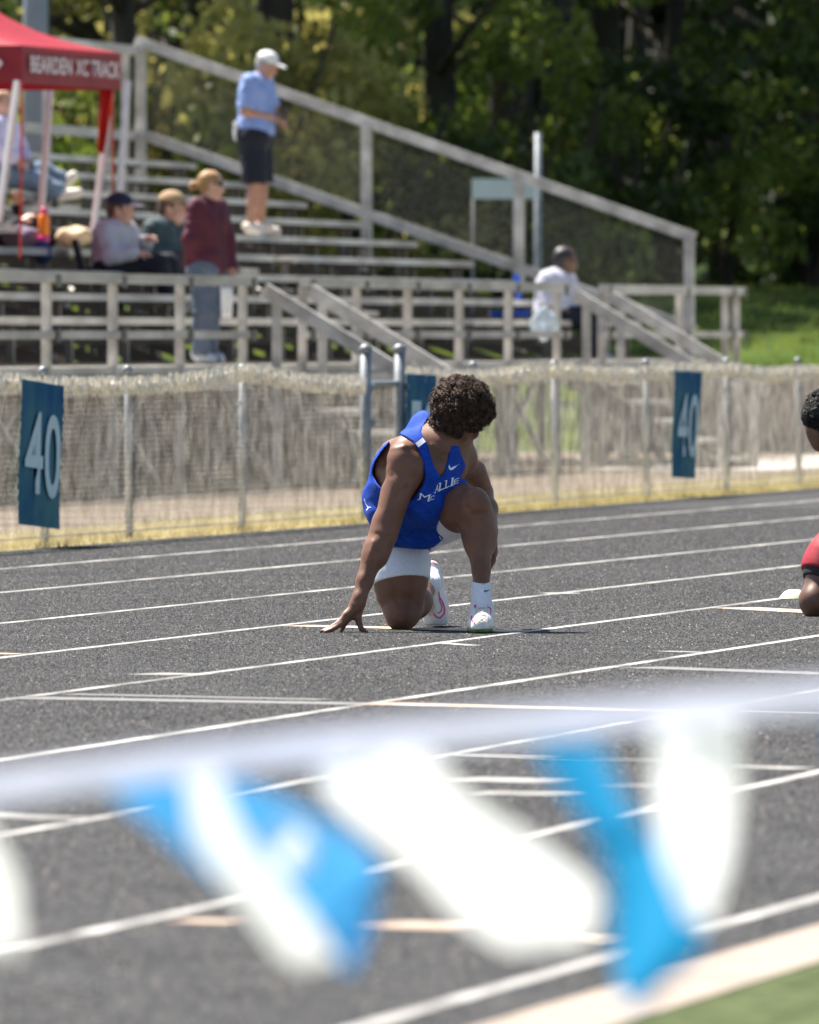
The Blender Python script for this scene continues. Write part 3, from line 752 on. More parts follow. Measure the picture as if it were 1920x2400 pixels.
np.random.seed(9); random.seed(9)
bb = [((random.uniform(-24, 24), random.uniform(0, 16), random.uniform(0, 19)), (random.uniform(1.2, 2.6), 1.4, random.uniform(1, 2.2))) for _ in range(240)]
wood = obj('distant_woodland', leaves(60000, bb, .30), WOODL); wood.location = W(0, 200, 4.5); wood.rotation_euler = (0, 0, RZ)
tag(wood, 'deep dark woodland mass filling the gaps between the trees', 'woodland', kind='stuff')
tag(obj('bank_grass', (lambda m_: (m_.transform(Matrix.Identity(4)), m_)[1])(np_mesh('bg', *(lambda n: (lambda x, z, h, a: (np.stack([np.stack([z * C + (x - .02) * S, z * S - (x - .02) * C, h], 1), np.stack([z * C + (x + .02) * S, z * S - (x + .02) * C, h], 1), np.stack([z * C + (x + a) * S, z * S - (x + a) * C, h + .09 + .05 * a], 1)], 1).reshape(-1, 3), np.arange(3 * n).reshape(-1, 3)))(*(lambda x, z: (x, z, np.array([ground_h(p, q) for p, q in zip(x, z)]), np.random.uniform(-.05, .05, n)))(np.random.uniform(-8, 9, n), np.random.uniform(114, 150, n))))(26000), smooth=False)), LEAF[1]), 'mown green grass on the bank behind the bleachers', 'grass', kind='stuff')

# ================================================================== the kneeling runner in blue
ZA = 44.67
ath = thing('person', 'person kneeling in a blue sleeveless running vest and white shorts, looking back', 'person', W(0, ZA, 0), RZ)
def AP(px, py, dz, z0=ZA, x0=960.):
    z = z0 + dz; return Vector(((px - x0) / F * z + (x0 - 960) / F * dz * 0, dz, H - (py - HZ) / F * z))
def K(cx, cy, dz): return AP(740 + cx / 3.266, 860 + cy / 3.266, dz)
class Decal:
    """projects flat print onto a finished cloth surface, lying 1.5 mm proud of it"""
    def __init__(s, v, f, z0=ZA, x0=960.): s.b = BVHTree.FromPolygons([tuple(p) for p in v], [tuple(int(i) for i in q) for q in f]); s.cam = Vector((-(x0 - 960) / F * z0, -z0, H)); s.z0 = z0; s.x0 = x0
    def hit(s, px, py, off=.002):
        p = AP(px, py, 0, s.z0, s.x0); d = (p - s.cam).normalized(); h = s.b.ray_cast(s.cam, d)
        return None if h[0] is None else h[0] - d * off + h[1] * .0005
    def ribbon(s, pts, w, name, m, parent, seg=3., closed=False, off=.002):
        P = [Vector(p) for p in pts]; 
        if closed: P.append(P[0])
        q = []
        for i in range(len(P) - 1):
            n = max(1, int((P[i + 1] - P[i]).length / seg)); q += [P[i].lerp(P[i + 1], k / n) for k in range(n)]
        q.append(P[-1]); mb = MB(); prev = None
        for i, p in enumerate(q):
            d = (q[min(i + 1, len(q) - 1)] - q[max(i - 1, 0)]).normalized(); nn = Vector((-d.y, d.x)); ww = w(i / (len(q) - 1)) if callable(w) else w
            a = s.hit(*(p + nn * ww / 2), off); b = s.hit(*(p - nn * ww / 2), off)
            if a is None or b is None: prev = None; continue
            k = len(mb.v); mb.v += [tuple(a), tuple(b)]
            if prev is not None and (a - Vector(mb.v[prev])).length < .05: mb.f.append((prev, prev + 1, k + 1, k))
            prev = k
        return obj(name, mb.me(name), m, parent) if mb.f else None
    def mesh(s, me, fn, name, m, parent, off=.002):
        bm = bmesh.new(); bm.from_mesh(me); bad = []
        for v in bm.verts:
            h = s.hit(*fn(v.co.x, v.co.y), off)
            if h is None: bad.append(v)
            else: v.co = h
        bmesh.ops.delete(bm, geom=bad, context='VERTS'); bm.to_mesh(me); bm.free()
        return obj(name, me, m, parent)

# joints (photo crop coordinates, depth)
head_c = K(1103, 422, .16)
neck_t = K(1040, 505, .15); neck_b = K(950, 620, .13)
shR = K(655, 745, .03); elR = K(520, 1270, -.03); wrR = K(335, 1770, -.13)
shL = K(1112, 700, .27); elL = K(1262, 960, .50); wrL = K(1345, 1255, .26)
hipR = K(655, 1190, .42); hipL = K(800, 1180, .46); pel = K(690, 1190, .44)
knR = K(655, 1888, .33); knL = K(1205, 1085, .04); anR = K(862, 1665, .72); anL = K(1272, 1740, -.10)
fwd = Vector((.75, .60, -.05)).normalized()
hup = Vector((.25, -.50, .85))
hp, HP = head_prims(head_c, fwd, .98, hup)
body = list(hp)
body += [cap(neck_t, neck_b, .060, .072, .03), cap(K(935, 600, .12), K(800, 660, .09), .052, .06, .04), cap(K(985, 610, .15), K(1090, 660, .24), .045, .05, .04),
         cap(K(880, 450, .24), K(960, 560, .16), .05, .05, .04), cap(K(1010, 520, .10), K(930, 690, .10), .018, .014, .02),
         # ribcage, back, belly, pelvis
         ell(K(790, 830, .17), (.150, .13, .19), basis((.5, -.8, -.3), (.35, 0, 1)), .05),
         cap(K(710, 775, .17), K(600, 1010, .34), .106, .104, .05), cap(K(960, 720, .22), K(760, 1090, .38), .11, .12, .05),
         cap(K(620, 700, .16), K(640, 800, .13), .070, .068, .05), cap(K(590, 730, .17), K(570, 900, .26), .066, .066, .04),
         cap(K(900, 800, .08), K(1020, 790, .17), .06, .055, .04),
         cap(hipR, hipL, .102, .115, .05), cap(pel, K(700, 1000, .30), .12, .12, .05),
         # trapezius / clavicle / deltoids
         cap(K(900, 560, .17), K(700, 640, .08), .05, .058, .045), cap(K(1010, 590, .2), shL, .042, .048, .045)]
# right arm
body += [ell(K(660, 745, .025), (.066, .070, .086), basis((0, -1, 0), (.12, 0, 1)), .022), ell(K(720, 810, .01), (.052, .052, .08), basis((0, -1, 0), (.35, 0, 1)), .022),
         cap(K(672, 830, .02), K(555, 1190, -.02), .060, .047, .03), cap(K(600, 960, .03), K(560, 1130, .01), .052, .045, .03), cap(K(640, 900, -.01), K(575, 1110, -.03), .05, .044, .025),
         cap(K(548, 1180, -.02), elR, .047, .045, .025), cap(K(530, 1215, -.02), K(455, 1440, -.06), .050, .047, .03), cap(K(460, 1400, -.05), K(375, 1640, -.10), .046, .032, .03),
         cap(K(545, 1290, -.05), K(480, 1450, -.07), .036, .032, .03), cap(K(375, 1640, -.10), wrR, .032, .0275, .02), cap(wrR, K(318, 1815, -.135), .027, .03, .015)]
# right hand spread on the track: palm, four fingers, thumb
hz = .001
def fing(pts, rs, k=.010):
    return [cap(pts[i], pts[i + 1], rs[i], rs[i + 1], k if i == 0 else .005) for i in range(len(pts) - 1)]
palm = [cap(K(316, 1812, -.135), K(240, 1895, -.155), .022, .016, .014), cap(K(325, 1815, -.13), K(275, 1905, -.14), .022, .017, .014), cap(K(335, 1820, -.12), K(320, 1905, -.12), .02, .017, .014), cap(K(300, 1850, -.14), K(222, 1905, -.16), .016, .013, .012)]
body += palm
body += fing([K(235, 1895, -.16), K(165, 1965, -.185), K(95, 2005, -.20), K(40, 2026, -.205)], [.0125, .0105, .0092, .0072])
body += fing([K(248, 1912, -.155), K(190, 1975, -.19), K(125, 2012, -.21), K(72, 2030, -.215)], [.0125, .0105, .0092, .0072])
body += fing([K(262, 1918, -.14), K(225, 1965, -.14), K(206, 1998, -.14), K(196, 2024, -.145)], [.0115, .010, .009, .0072])
body += fing([K(250, 1905, -.125), K(200, 1955, -.10), K(150, 1990, -.10), K(112, 2012, -.11)], [.0115, .0095, .0085, .007])
body += fing([K(318, 1890, -.125), K(332, 1960, -.15), K(350, 2005, -.17), K(385, 2028, -.175)], [.0150, .0125, .0108, .0085], .012)
# left arm behind the knee
body += [ell(shL, (.056, .058, .078), basis((0, -1, 0), (-.2, 0, 1)), .035), cap(shL, elL, .050, .042, .03), cap(K(1200, 800, .36), K(1240, 900, .44), .055, .05, .03), cap(elL, K(1310, 1090, .40), .047, .040, .03), cap(K(1310, 1090, .40), wrL, .040, .027, .03)]
body += hand_prims(wrL, Vector((.14, -.25, -.95)), Vector((-1, .0, -.1)), Vector((0, -1, .2)), .18, .45, k=.01)
# legs
body += [cap(hipR, K(632, 1390, .40), .100, .100, .04), cap(K(625, 1350, .40), K(655, 1640, .355), .104, .094, .04), cap(K(648, 1600, .36), K(652, 1830, .33), .092, .068, .04), cap(K(560, 1450, .37), K(560, 1760, .335), .062, .045, .04), cap(K(735, 1500, .37), K(735, 1780, .34), .066, .045, .04),
         cap(knR, K(662, 1912, .32), .064, .056, .03), ell(K(640, 1905, .295), (.05, .045, .055), None, .03),
         cap(K(690, 1880, .36), K(775, 1800, .50), .056, .058, .04), cap(K(760, 1800, .48), anR, .058, .036, .04)]
body += [cap(hipL, K(1000, 1120, .26), .112, .102, .04), cap(K(960, 1120, .30), K(1130, 1075, .09), .105, .086, .04), cap(K(1110, 1080, .12), knL, .086, .068, .04),
         ell(K(1222, 1045, .005), (.055, .055, .066), None, .015), cap(knL, K(1248, 1270, .03), .066, .063, .03), cap(K(1268, 1180, .07), K(1275, 1370, .05), .056, .054, .035), cap(K(1225, 1180, .03), K(1235, 1360, .01), .052, .046, .03),
         cap(K(1248, 1290, .03), K(1268, 1560, -.05), .055, .037, .03), cap(K(1268, 1560, -.05), anL, .035, .031, .012)]
def groove(Fv, X, Y, Z, lines, ymax=9.):
    for pts, r_, dp in lines:
        for a_, b_ in zip(pts[:-1], pts[1:]):
            A_ = K(*a_, 0.); B2 = K(*b_, 0.); dx, dz = B2.x - A_.x, B2.z - A_.z; t = np.clip(((X - A_.x) * dx + (Z - A_.z) * dz) / (dx * dx + dz * dz), 0, 1)
            q = (X - A_.x - t * dx) ** 2 + (Z - A_.z - t * dz) ** 2; Fv = Fv + dp * np.exp(-q / r_ ** 2) * (Y < ymax)
    return Fv
muscle = [([(585, 840), (618, 980), (690, 930), (735, 850)], .011, .0035), ([(612, 990), (575, 1120), (545, 1230)], .010, .003), ([(470, 1275), (520, 1310), (575, 1290)], .008, .003), ([(500, 1340), (430, 1520), (372, 1680)], .009, .0028),
          ([(440, 1330), (400, 1480)], .008, -.003), ([(345, 1770), (300, 1790)], .006, .002), ([(500, 640), (520, 740), (500, 850)], .016, .006), ([(560, 620), (680, 600), (790, 590)], .012, -.004),
          ([(1150, 985), (1165, 1080), (1215, 1130), (1280, 1120), (1312, 1060)], .010, .0035), ([(1135, 1170), (1175, 1250)], .012, .004), ([(1262, 1200), (1275, 1330), (1285, 1480), (1290, 1600)], .009, -.003), ([(1225, 1280), (1240, 1420)], .010, .003),
          ([(600, 1660), (615, 1780), (640, 1840)], .012, .003), ([(720, 1660), (715, 1790), (690, 1850)], .012, .0035), ([(575, 1850), (600, 1900), (660, 1930)], .010, .003), ([(905, 640), (960, 700)], .012, .004), ([(890, 600), (1000, 640), (1060, 650)], .010, -.004),
          ([(285, 1850), (240, 1890)], .005, -.002), ([(300, 1855), (262, 1900)], .005, -.002), ([(1000, 560), (960, 660)], .008, -.003)]
bodyme, bv, bf = sdf_mesh('body', body, .0050, mod=lambda Fv, X, Y, Z: groove(Fv, X, Y, Z, muscle, .30))
obj('body', bodyme, SKIN_A, ath)

# ---- hair: dense short coils over the skull
def curls(name, c, B, rad, n, m, parent, cut, size=.0042, col_r=.0014, seed=1):
    rnd = random.Random(seed); mb = MB(); c = Vector(c); R_ = [Vector(B[i].tolist()) for i in range(3)]
    k = 0
    while k < n:
        d = Vector((rnd.gauss(0, 1), rnd.gauss(0, 1), rnd.gauss(0, 1))).normalized()
        if cut(d): continue
        k += 1
        rr = rnd.uniform(.80, 1.0) + (.07 * rnd.random() if rnd.random() < .12 else 0) + .06 * math.sin(d.x * 11 + 1) * math.sin(d.y * 9 + d.z * 6) + .045 * math.sin(d.z * 17 + d.x * 13) * math.sin(d.y * 15)
        p = c + R_[0] * d.x * rad[0] * rr + R_[1] * d.y * rad[1] * rr + R_[2] * d.z * rad[2] * rr
        nrm = (R_[0] * d.x + R_[1] * d.y + R_[2] * d.z).normalized()
        ax = (nrm + Vector((rnd.gauss(0, .6), rnd.gauss(0, .6), rnd.gauss(0, .6)))).normalized(); u = ax.orthogonal().normalized(); w = ax.cross(u); ph = rnd.uniform(0, 6.28)
        s_ = size * rnd.uniform(.6, 1.6); T = 9; pts = [p + (u * math.cos(ph + t * 1.35) + w * math.sin(ph + t * 1.35)) * s_ + ax * s_ * .42 * t for t in range(T)]
        i0 = len(mb.v)
        for j, q in enumerate(pts):
            dd = (pts[min(j + 1, T - 1)] - pts[max(j - 1, 0)]).normalized(); x = dd.orthogonal().normalized(); y = dd.cross(x); rr_ = col_r * (1 if j < T - 2 else .6)
            for a in range(3): mb.v.append(tuple(q + x * math.cos(a * 2.094) * rr_ + y * math.sin(a * 2.094) * rr_))
        for j in range(T - 1):
            for a in range(3): mb.f.append((i0 + j * 3 + a, i0 + j * 3 + (a + 1) % 3, i0 + j * 3 + 3 + (a + 1) % 3, i0 + j * 3 + 3 + a))
    return obj(name, mb.me(name, True), m, parent)
HB = basis(fwd, hup)
hc = K(1122, 298, .15)
def hair_cut(d): return (d.x > .25 and d.z < -.45 and d.y > -.35) or (d.z < -.88) or (d.y > .45 and d.z < -.15) or (d.y > .15 and d.z < -.5)
def hair_mod(c, B, hb):
    def f(Fv, X, Y, Z):
        q = [(X - c.x) * B[i][0] + (Y - c.y) * B[i][1] + (Z - c.z) * B[i][2] for i in range(3)]
        n = .006 * np.sin(q[0] * 95 + 1) * np.sin(q[1] * 88 + 2) * np.sin(q[2] * 90) + .003 * np.sin(q[0] * 210) * np.sin(q[1] * 190 + q[2] * 60)
        Fv = Fv + n
        Fv = smax(Fv, -(q[2] + .105) , .01)                                             # nape / hair line
        return smax(Fv, -np.maximum(-(q[1] - .04), q[2] + .035), .01) if hb else Fv
    return f
hm, hv, hf = sdf_mesh('hair', [ell(hc, (.106, .108, .094), HB, .02), ell(HP(0, -.05, -.01), (.082, .062, .075), HB, .03)], .0055, mod=hair_mod(hc, HB, True))
hair = obj('hair', hm, HAIRM, ath)
curls('hair_curls', hc, HB, (.122, .126, .112), 12500, HAIRM, ath, hair_cut, size=.0033, col_r=.00115, seed=3)['kind'] = 'stuff'
curls('hair_curls', HP(0, -.05, -.01), HB, (.088, .070, .082), 3500, HAIRM, ath, lambda d: d.y > .1 or d.z < -.8 or (d.x > .35 and d.z < -.1), size=.003, col_r=.0011, seed=5)['kind'] = 'stuff'

# ---- white compression shorts
def plane_cut(Fv, X, Y, Z, p, n, k=.004):
    n = Vector(n).normalized(); return smax(Fv, (X - p.x) * n.x + (Y - p.y) * n.y + (Z - p.z) * n.z, k)
legR = [p for p in [cap(hipR, K(632, 1390, .40), .100, .100, .04), cap(K(625, 1350, .40), K(655, 1640, .355), .104, .094, .04), cap(K(648, 1600, .36), K(652, 1830, .33), .092, .068, .04), cap(K(560, 1450, .37), K(560, 1760, .335), .062, .045, .04), cap(K(735, 1500, .37), K(735, 1780, .34), .066, .045, .04)]]
hemR = K(650, 1655, .36)
shR_me, v1, f1 = sdf_mesh('shorts_leg', legR, .005, off=.0065, mod=lambda Fv, X, Y, Z: plane_cut(Fv, X, Y, Z, hemR, Vector((.12, -.30, -1)), .003))
d_sh = Decal(v1, f1)
shorts = obj('shorts_leg', shR_me, WHITEF, ath)
legL = [cap(hipL, K(1000, 1120, .26), .112, .102, .04), cap(K(960, 1120, .30), K(1130, 1075, .09), .105, .086, .04), cap(hipR, hipL, .102, .115, .05)]
hemL = K(1072, 1100, .135)
sl_me, v2, f2 = sdf_mesh('shorts_leg', legL, .005, off=.0065, mod=lambda Fv, X, Y, Z: plane_cut(Fv, X, Y, Z, hemL, Vector((.55, -.80, .12)), .003))
obj('shorts_leg', sl_me, WHITEF, ath)
C2 = lambda x, y: (740 + x / 3.266, 860 + y / 3.266)
for pts, w in (([C2(520, 1480), C2(575, 1625)], 3.0), ([C2(500, 1530), C2(535, 1640)], 1.8), ([C2(800, 1395), C2(792, 1490), C2(780, 1620)], 2.2)):
    d_sh.ribbon(pts, w, 'printed_stripe', WHITES, shorts)
d_sh.ribbon([C2(462, 1690), C2(500, 1665), C2(560, 1640), C2(640, 1622), C2(720, 1615), C2(790, 1625), C2(832, 1642)], 2.2, 'hem_seam', WHITES, shorts)

# ---- jersey
up = [cap(K(588, 730, .17), K(562, 900, .26), .074, .076, .04), ell(K(790, 830, .17), (.150, .13, .19), basis((.5, -.8, -.3), (.35, 0, 1)), .05), cap(K(700, 775, .17), K(575, 1010, .34), .118, .118, .05), cap(K(960, 720, .22), K(760, 1090, .38), .11, .12, .05),
      cap(K(620, 700, .16), K(640, 800, .13), .070, .068, .05), cap(K(900, 800, .08), K(1020, 790, .17), .06, .055, .04), cap(K(700, 760, .10), K(800, 1000, .12), .10, .11, .05),
      cap(K(900, 560, .17), K(700, 640, .08), .05, .058, .045), cap(K(1010, 590, .2), shL, .045, .055, .045), cap(K(880, 450, .24), K(960, 560, .16), .05, .05, .04), cap(K(860, 430, .30), K(760, 520, .26), .055, .06, .05),
      cap(K(935, 600, .12), K(800, 660, .09), .052, .06, .04), cap(K(985, 610, .15), K(1090, 660, .24), .045, .05, .04), cap(neck_t, neck_b, .060, .072, .03),
      ell(K(655, 735, .025), (.06, .06, .07), None, .035),
      # loose lower part
      cap(K(470, 980, .38), K(530, 1150, .40), .085, .095, .05), cap(K(640, 1060, .22), K(650, 1200, .30), .12, .125, .05), cap(K(820, 1000, .20), K(800, 1200, .30), .11, .12, .05), cap(hipR, hipL, .135, .13, .05),
      cap(K(640, 1230, .34), K(650, 1330, .34), .128, .134, .04), cap(K(800, 1220, .34), K(800, 1330, .33), .12, .125, .04), cap(K(900, 1180, .26), K(915, 1300, .24), .06, .055, .04), cap(K(930, 900, .14), K(1010, 950, .20), .085, .08, .05)]
pxz = lambda L: [(K(x, y, .15).x, K(x, y, .15).z) for x, y in L]
outline = pxz([(640, 515), (540, 590), (470, 665), (425, 760), (408, 870), (365, 960), (358, 1020), (375, 1110), (400, 1170), (425, 1215), (445, 1250), (560, 1372), (640, 1378), (740, 1388), (850, 1392), (905, 1374), (940, 1345), (992, 1290), (960, 1262), (1180, 1100), (1140, 830), (1155, 760), (1105, 610), (1010, 600), (905, 375), (830, 340), (775, 345), (740, 385), (715, 440), (690, 480)])
armhole = pxz([(628, 508), (690, 535), (745, 575), (782, 630), (805, 690), (826, 760), (835, 840), (820, 900), (760, 985), (700, 1040), (600, 1000), (520, 940), (470, 885), (442, 830), (440, 790), (456, 725), (505, 650), (565, 575), (596, 530)])
neckh = pxz([(905, 365), (860, 400), (822, 460), (812, 500), (835, 545), (862, 600), (880, 680), (905, 750), (935, 810), (962, 842), (985, 800), (1002, 720), (1015, 650), (1035, 600), (1100, 560), (1150, 300), (980, 330)])
Lhole = pxz([(1098, 590), (1125, 680), (1155, 752), (1120, 820), (1105, 850), (1300, 900), (1300, 500), (1110, 480)])
def jersey_mod(Fv, X, Y, Z):
    low = np.clip((.66 - Z) / .25, 0, 1)
    w1 = np.sin(X * 26 + Z * 40 + 2.5 * np.sin(Z * 11 + X * 6)); w2 = np.sin(Z * 62 + X * 22 + 3 * np.sin(X * 13) + Y * 10)
    Fv = Fv + .0022 * w1 * (1 + low) + .0016 * np.maximum(w2, 0) * (1 + 2.2 * low) + low * .0028 * np.sin(X * 75 + Y * 30 + Z * 14)
    for a_, b_, r_, dp in (((545, 1262), (672, 1300), .016, .009), ((712, 1298), (790, 1232), .014, .009), ((820, 1190), (850, 1120), .012, .005), ((640, 1180), (720, 1080), .016, .004), ((945, 870), (1000, 1010), .014, .004)):
        A_ = K(*a_, .15); B2 = K(*b_, .15); dx, dz = B2.x - A_.x, B2.z - A_.z; t = np.clip(((X - A_.x) * dx + (Z - A_.z) * dz) / (dx * dx + dz * dz), 0, 1)
        q = np.sqrt((X - A_.x - t * dx) ** 2 + (Z - A_.z - t * dz) ** 2); Fv = Fv + dp * np.exp(-(q / r_) ** 2 * 3)
    Fv = smax(Fv, poly_sdf(outline, X, Z) - .004, .014)
    a = np.maximum(poly_sdf(armhole, X, Z), Y - .27); Fv = smax(Fv, -a, .007)
    a = np.maximum(poly_sdf(neckh, X, Z), Y - .26); Fv = smax(Fv, -a, .007)
    a = poly_sdf(Lhole, X, Z); return smax(Fv, -a, .007)
jm, jv, jf = sdf_mesh('vest', up, .0042, off=.008, mod=jersey_mod, rel=3)
vest = obj('vest', jm, JERSEY, ath)
dj = Decal(jv, jf)
# lettering and marks
def tx(txt, x0, y0, x1, y1, hgt, slant=0., name='lettering'):
    """baseline from (x0,y0) to (x1,y1) in crop coordinates, letter height hgt"""
    me = text_mesh(txt, 3, .0); 
    bm = bmesh.new(); bm.from_mesh(me); bmesh.ops.triangulate(bm, faces=bm.faces); bmesh.ops.subdivide_edges(bm, edges=bm.edges, cuts=1, use_grid_fill=True); bm.to_mesh(me); bm.free()
    def fn(u, v): 
        x = x0 + (x1 - x0) * u + slant * v * hgt; y = y0 + (y1 - y0) * u - v * hgt; return C2(x, y)
    dj.mesh(me, fn, name, WHITES, vest, .003)
tx('M', 790, 1014, 868, 1024, 46, .25); tx('C', 874, 1018, 905, 1016, 32, .25)
for ch, a, b in (('A', 912, 940), ('L', 942, 988), ('L', 990, 1030), ('I', 1034, 1050), ('E', 1056, 1092)):
    ya = 962 - (a - 915) * .42; yb = 962 - (b - 915) * .42; tx(ch, a, ya, b, yb, 58 if ch != 'E' else 40, .12)
for (x, y, w_) in ((790, 1016, 24), (868, 1026, 26), (803, 970, 20), (872, 980, 22), (912, 964, 16), (942, 951, 16), (952, 946, 22), (1000, 926, 22), (1042, 910, 26), (950, 890, 20), (998, 871, 20), (1048, 851, 24)):
    dj.ribbon([C2(x - w_ / 2, y + w_ * .12), C2(x + w_ / 2, y - w_ * .18)], 1.5, 'serif', WHITES, vest, 1, off=.003)
def swoosh(dec, tip, heel, hgt, parent, m, name='tick_mark'):
    (x0, y0), (x1, y1) = heel, tip
    # a tick: short hook at the left, long tapering tail up to the right
    P = [(0, -.35), (.02, .12), (.12, .42), (.26, .40), (1.0, -.55)]; pts = [(x0 + (x1 - x0) * u, y0 + (y1 - y0) * u * 0 + hgt * v) for u, v in P]
    dec.ribbon([C2(*p) for p in pts], lambda t: .6 + hgt / 3.266 * .42 * max(0, math.sin(math.pi * min(1, max(0, t * 1.15 + .05)))) ** .9, name, m, parent, seg=1.)
dj.ribbon([C2(600, 1352), C2(700, 1362), C2(800, 1366), C2(880, 1352)], 1.2, 'hem_seam', JERSEYD, vest, 2)
dj.ribbon([C2(455, 900), C2(470, 1000), C2(480, 1100)], 1.2, 'side_seam', JERSEYD, vest, 2)
swoosh(dj, (1098, 740), (1022, 765), 38, vest, WHITES)
dj.ribbon([C2(775, 600), C2(842, 548)], 12, 'shoulder_label', WHITES, vest, 2)
for q, w in (([(628, 516), (690, 545), (742, 583), (778, 640), (800, 700), (822, 770), (829, 850)], 1.6), ([(826, 468), (822, 505), (846, 555), (872, 610), (892, 690), (918, 760), (950, 830), (966, 850), (990, 805), (1008, 725), (1022, 650)], 1.5)):
    dj.ribbon([C2(*p) for p in q], w, 'edge_binding', JERSEYD, vest, 3)
dj.ribbon([C2(372, 1010), (C2(385, 1050)), C2(405, 1078), C2(388, 1098)], 1.6, 'drawcord', WHITES, vest, 2, off=.004)
dj.ribbon([C2(395, 1072), C2(425, 1074)], 1.4, 'drawcord', WHITES, vest, 2, off=.004)
dj.ribbon([C2(948, 1296), C2(962, 1322)], 2.2, 'side_piping', WHITES, vest, 2)

# ---- socks and spikes
sk, v3, f3 = sdf_mesh('sock', [cap(K(1268, 1640, -.065), K(1272, 1830, -.115), .0385, .041, .02)], .004, mod=lambda Fv, X, Y, Z: smax(Fv + .0016 * np.sin(Z * 900), np.abs(Z - K(1268, 1745, 0).z) - .055, .008), rel=3)
sock = obj('sock', sk, SOCK, ath); Decal(v3, f3).ribbon([C2(1290, 1716), C2(1310, 1716), C2(1335, 1704)], lambda t: 3.4 * (1 - t) + .5, 'tick_mark', BLACKF, sock, 1)
sk, v3, f3 = sdf_mesh('sock', [cap(K(845, 1665, .66), K(868, 1665, .74), .0435, .042, .03), cap(K(868, 1665, .74), K(885, 1600, .80), .042, .036, .03)], .004, mod=lambda Fv, X, Y, Z: Fv + .0016 * np.sin(X * 640 + Z * 200))
sock2 = obj('sock', sk, SOCK, ath); Decal(v3, f3).ribbon([C2(846, 1690), C2(850, 1720)], 3, 'tick_mark', BLACKF, sock2, 1)
# planted shoe
def flat(z0): return lambda Fv, X, Y, Z: smax(Fv, z0 - Z, .004)
shoe_p = [cap(K(1272, 1850, -.09), K(1270, 1925, -.13), .040, .044, .03), cap(K(1268, 1880, -.10), K(1262, 1975, -.24), .043, .046, .03), cap(K(1262, 1975, -.23), K(1256, 1988, -.31), .046, .034, .03), cap(K(1275, 1890, -.02), K(1275, 1950, -.02), .036, .038, .03), cap(K(1272, 1800, -.085), K(1272, 1850, -.105), .037, .041, .02)]
sm1, v4, f4 = sdf_mesh('shoe', shoe_p, .004, mod=flat(.016))
shoe = obj('shoe', sm1, SHOE, ath); ds = Decal(v4, f4)
sole_p = [cap(K(1262, 2005, -.10), K(1258, 2018, -.24), .036, .046, .02), cap(K(1258, 2018, -.24), K(1255, 2022, -.305), .046, .030, .02), cap(K(1275, 2000, -.02), K(1270, 2005, -.1), .034, .036, .02)]
so1, v5, f5 = sdf_mesh('spike_plate', sole_p, .004, mod=lambda Fv, X, Y, Z: smax(Fv, np.abs(Z - .012) - .009, .003))
plate = obj('spike_plate', so1, SPIKE, shoe)
mb = MB()
for i in range(12):
    x = K(1190 + i * 13, 2000, 0).x; y = -.30 + .05 * (i % 3); mb.bar((x, y, .012), (x, y, -.0005), .007, n=5)
obj('spike_pins', mb.me(), SPIKE, shoe)['kind'] = 'stuff'
for q, w in (([(1218, 1822), (1222, 1845)], 4), ([(1195, 1905), (1190, 1925), (1205, 1950), (1218, 1962)], 3.4), ([(1312, 1838), (1335, 1845), (1342, 1870), (1338, 1895)], 2.6), ([(1325, 1838), (1345, 1855)], 2.2)):
    ds.ribbon([C2(*p) for p in q], w, 'pink_marking', PINK, shoe, 1)
for j in range(5):
    y = 1835 + j * 27; ds.ribbon([C2(1240 - j, y), C2(1300 + j, y + 9)], 2., 'lace', SHOE, shoe, 1.5, off=.005)
    ds.ribbon([C2(1300 + j, y + 4), C2(1240 - j, y + 18)], 1.6, 'lace', LACE, shoe, 1.5, off=.006)
ds.ribbon([C2(1232, 1815), C2(1225, 1900), C2(1210, 1960)], 1.4, 'eyestay_seam', LACE, shoe, 1.5); ds.ribbon([C2(1310, 1822), C2(1318, 1905), C2(1322, 1960)], 1.4, 'eyestay_seam', LACE, shoe, 1.5)
# raised shoe of the kneeling leg, standing on its toe
shoe2_p = [cap(K(892, 1535, .86), K(900, 1640, .86), .028, .036, .03), cap(K(900, 1640, .84), K(918, 1830, .84), .038, .047, .03), cap(K(918, 1830, .84), K(922, 1925, .83), .048, .046, .03), cap(K(880, 1740, .79), K(895, 1860, .80), .036, .042, .03), cap(K(912, 1935, .82), K(905, 1950, .80), .040, .034, .03)]
sm2, v6, f6 = sdf_mesh('shoe', shoe2_p, .004, mod=flat(.004))
shoe2 = obj('shoe', sm2, SHOE, ath); ds2 = Decal(v6, f6)
ds2.ribbon([C2(905, 1540), C2(930, 1600), C2(938, 1680), C2(946, 1740)], 1.2, 'sole_seam', PINK, shoe2, 1)
ds2.ribbon([C2(938, 1690), C2(948, 1760), C2(972, 1800), C2(988, 1850), (C2(985, 1890)), C2(955, 1922), C2(925, 1915), C2(902, 1888)], lambda t: 2.6 + 1.0 * math.sin(t * 3), 'pink_marking', PINK, shoe2, 1)
ds2.ribbon([C2(945, 1740), C2(950, 1790), C2(968, 1840), C2(962, 1870), C2(945, 1885), C2(932, 1882)], 2.2, 'pink_marking', PINK, shoe2, 1)
ds2.ribbon([C2(872, 1500), C2(905, 1498), C2(925, 1515)], 2.4, 'pink_marking', PINK, shoe2, 1)
for j in range(7):
    y = 1745 + j * 20; ds2.ribbon([C2(838 + j * 2, y), C2(868, y + 10), C2(893 + j * 2, y + 4)], 2., 'lace', LACE, shoe2, 1.5, off=.006)
mb = MB()
for a, b, c_ in (((835, 1770), (845, 1800), (838, 1840)), ((850, 1775), (880, 1830), (905, 1895)), ((845, 1790), (862, 1850), (868, 1905)), ((860, 1765), (900, 1800), (912, 1850))):
    mb.tube([K(*a, .76), K(*b, .74), K(*c_, .76)], .003, 5)
